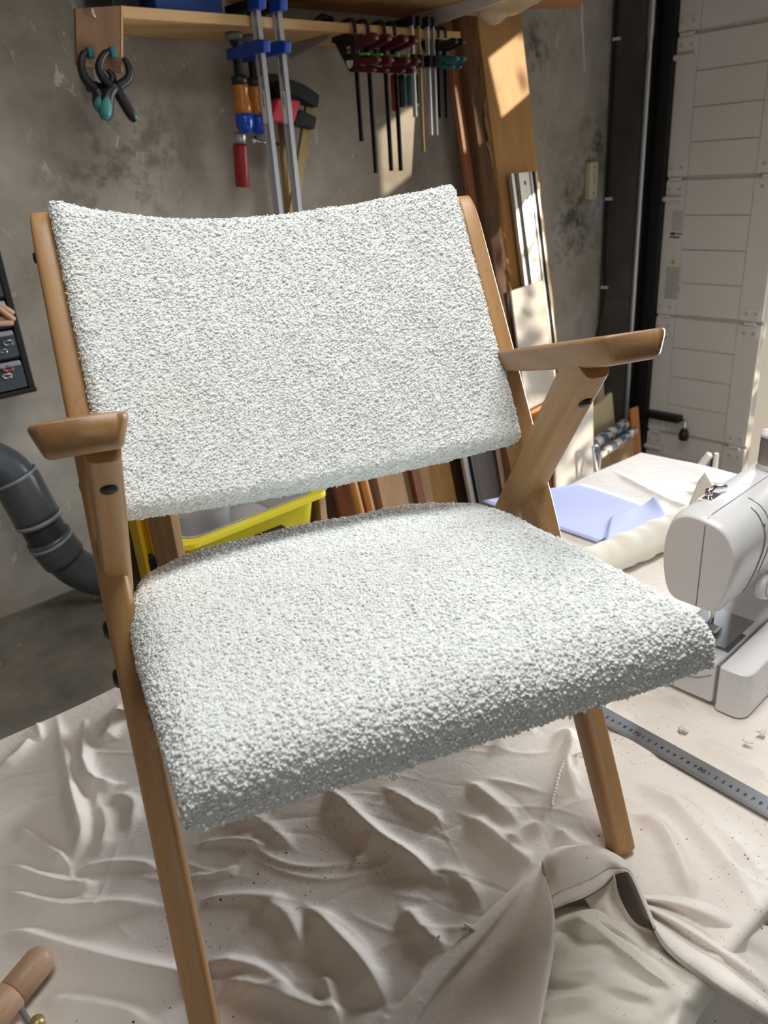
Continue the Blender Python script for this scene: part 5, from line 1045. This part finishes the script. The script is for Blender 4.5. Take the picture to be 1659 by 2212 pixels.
ro = rpoly([(x0, y0), (x1, y0), (x1, y1), (x0, y1)], 0.035); ri = rpoly([(x0 + .022, y0 + .022), (x1 - .022, y0 + .022), (x1 - .022, y1 - .022), (x0 + .022, y1 - .022)], 0.05); rb_ = rpoly([(x0 + .045, y0 + .045), (x1 - .045, y0 + .045), (x1 - .045, y1 - .045), (x0 + .045, y1 - .045)], 0.05)
def ring(*loops):
    mb = MB(); n = len(loops[0][0]); mb.v = [(a, b, z) for l, z in loops for a, b in l]; mb.f = [(i * n + j, i * n + (j + 1) % n, (i + 1) * n + (j + 1) % n, (i + 1) * n + j) for i in range(len(loops) - 1) for j in range(n)]; mb.sm = [True] * len(mb.f); return mb
ring((ri, zr - .002), (ri, zr), (ro, zr), (ro, zr - .014)).build('rim', M_tub, tub, 0.002)
mb = ring((rpoly([(x0 + .02, y0 + .02), (x1 - .02, y0 + .02), (x1 - .02, y1 - .02), (x0 + .02, y1 - .02)], 0.05), zr - .004), (rb_, zr - 0.20)); mb.f.append(tuple(range(len(rb_), 2 * len(rb_)))); mb.sm.append(False); mb.build('wall', M_tub, tub)
sh_ = lambda l, k: [((a - (x0 + x1) / 2) * k + (x0 + x1) / 2, (b - (y0 + y1) / 2) * k + (y0 + y1) / 2) for a, b in l]
ring((ri, zr + .001), (sh_(ri, 0.985), zr + .002), (sh_(ri, 0.97), zr - 0.006), (sh_(rb_, 0.96), zr - 0.12)).build('liner', M_tubin, tub)
mb = MB(); lp = sh_(rb_, 0.965); mb.add([(a, b, zr - 0.10) for a, b in lp], [tuple(range(len(lp)))]); mb.build('inner_floor', M_tubin, tub)
h_ = onz(590, 1130, 0.70); MB().bb((x0 + .20, y0 + 0.010, zr - 0.075), (x0 + .29, y0 + 0.045, zr - 0.055)).build('grip_slot', M_rub, tub, 0.004)
bc = ony(400, 1060, 1.70); MB_ = MB().lathe([(0.0001, -0.157), (0.075, -0.157), (0.085, -0.05), (0.10, -0.045), (0.122, -0.04), (0.132, 0.02), (0.132, 0.03), (0.126, 0.03), (0.11, -0.03), (0.0001, -0.04)], (x0 + 0.15, 1.70, 0.815), (0, 0, 1), 40)
tag(MB_.build('white_bowl', M_white), 'white round bowl resting in the yellow tub', 'bowl')
lv = thing('spirit_level', 'yellow spirit level standing upright left of the wooden tub frame', 'spirit level', ony(318, 1180, 1.80))
YL = 1.62
def lvl(p0, p1, d0, d1, name, m):
    a, b = ony(*p0, YL), ony(*p1, YL); MB().bb((a.x, YL + d0, LEDGE), (b.x, YL + d1, 1.06)).build(name, m, lv, 0.001)
lvl((326, 1170), (336, 1170), 0.0, 0.05, 'front_flange', M_yel); lvl((312, 1170), (327, 1170), 0.02, 0.03, 'web', mat('level web', (190, 140, 20), 0.5)); lvl((304, 1170), (313, 1170), 0.0, 0.05, 'rear_flange', M_yel)
c = ony(327, 1217, YL + 0.01); MB().box(c, (0.022, 0.03, 0.045)).build('end_plug', M_rub, lv, 0.006)
lean('dark_board', (262, 1180), (301, 1180), 1.84, 1.05, LEDGE, 0.02, 0.2, mat('dark stained board', (78, 70, 60), 0.8), 'dark stained board leaning left of the spirit level')
T_ = [((700, 1090), (731, 1080), 1.96, W_beam, 'dark timber leaning just right of the yellow tub', 0.03), ((733, 1090), (764, 1082), 1.90, W_red, 'reddish board with a sun glint right of the dark timber', 0.02),
      ((799, 1080), (826, 1080), 1.97, W_beam, 'dark brown timber between the orange rods and the wide tan board', 0.03), ((824, 1070), (878, 1070), 1.86, W_tan, 'wide tan board with rounded face, widest of the leaning timbers', 0.03), ((872, 1060), (900, 1060), 1.93, W_tan, 'tan slat tucked behind the wide tan board', 0.02),
      ((897, 1050), (913, 1050), 1.90, W_red, 'thin brown slat, left of a pair', 0.018), ((914, 1050), (931, 1050), 1.90, W_tan, 'thin brown slat, right of a pair', 0.018), ((929, 1045), (978, 1045), 1.93, W_plank, 'golden panel with a yellow pencil mark behind the seat', 0.016), ((980, 1045), (1012, 1045), 1.97, W_beam, 'dark timber beside the white rail stack', 0.03)]
for pl, pr2, y, m, lab, th in T_: lean('leaning_timber', pl, pr2, y, 1.0, 0.0, th, 0.22, m, lab, 'timber')
for pl, lab in (((772, 1085), 'left of the two orange round rods behind the seat'), ((795, 1080), 'right of the two orange round rods behind the seat')):
    a = ony(*pl, 1.86); p0 = Vector((a.x, 1.86 - 0.25 * a.z, 0.0)); p1 = Vector((a.x, 1.86 + 0.25 * (1.0 - a.z), 1.0)); d = (p1 - p0).normalized(); L = (p1 - p0).length
    mb = MB().lathe([(0.0001, 0), (0.015, 0), (0.0155, 0.004), (0.0155, L - 0.004), (0.015, L), (0.0001, L)], p0, d, 20); tag(mb.build('round_rod', W_orange), lab, 'rod')
a = ony(958, 1010, 1.915); MB().tube([(a.x, 1.9205, a.z + 0.02), (a.x + 0.004, 1.905, a.z - 0.03)], 0.0015, 5).build('pencil_mark', M_yel, [o for o in bpy.data.objects if o.get('label', '').startswith('golden panel')][0])
alu_rail((1011, 1050), (1090, 1050), 1.86, 0.98, 0.0, 0.22, 'bundle of white and black rails leaning behind the seat by the right post')
lean('pink_board', (1088, 1040), (1106, 1040), 1.80, 0.95, 0.0, 0.014, 0.2, mat('pale pink board', (214, 178, 156), 0.7), 'pale pink board edge showing beside the right chair post')

# ------------------------------------------------------------------ tree outside the doorway that dapples the sun patches
gt = thing('garden_tree', 'leafy garden tree outside the doorway that dapples the sunlight', 'tree', (5.7, -1.05, 0))
MB().tube(crom([(5.7, -1.05, -0.05), (5.66, -1.0, 0.8), (5.72, -1.1, 1.7), (5.65, -1.05, 2.6)], 14), [0.09 - 0.005 * i for i in range(14)], 10).build('trunk', W_beam, gt)
rt = np.random.default_rng(21); mb = MB()
for i in range(560):
    d = rt.standard_normal(3); d /= np.linalg.norm(d); c = Vector((5.7, -1.1, 1.72)) + Vector(d * np.array([0.75, 0.85, 0.98]) * rt.random() ** 0.45) if i > 50 else Vector((5.7 + rt.normal(0, .4), -1.1 + rt.normal(0, .5), rt.uniform(2.6, 3.4)))
    u = Vector(rt.standard_normal(3)).normalized(); w = u.cross(Vector(rt.standard_normal(3))).normalized(); L = 0.055 + 0.05 * rt.random()
    mb.add([c - u * L, c + w * L * 0.5, c + u * L, c - w * L * 0.5], [(0, 1, 2, 3)])
mb.build('foliage', mat('leaf green', (86, 118, 52), 0.6), gt)['kind'] = 'stuff'
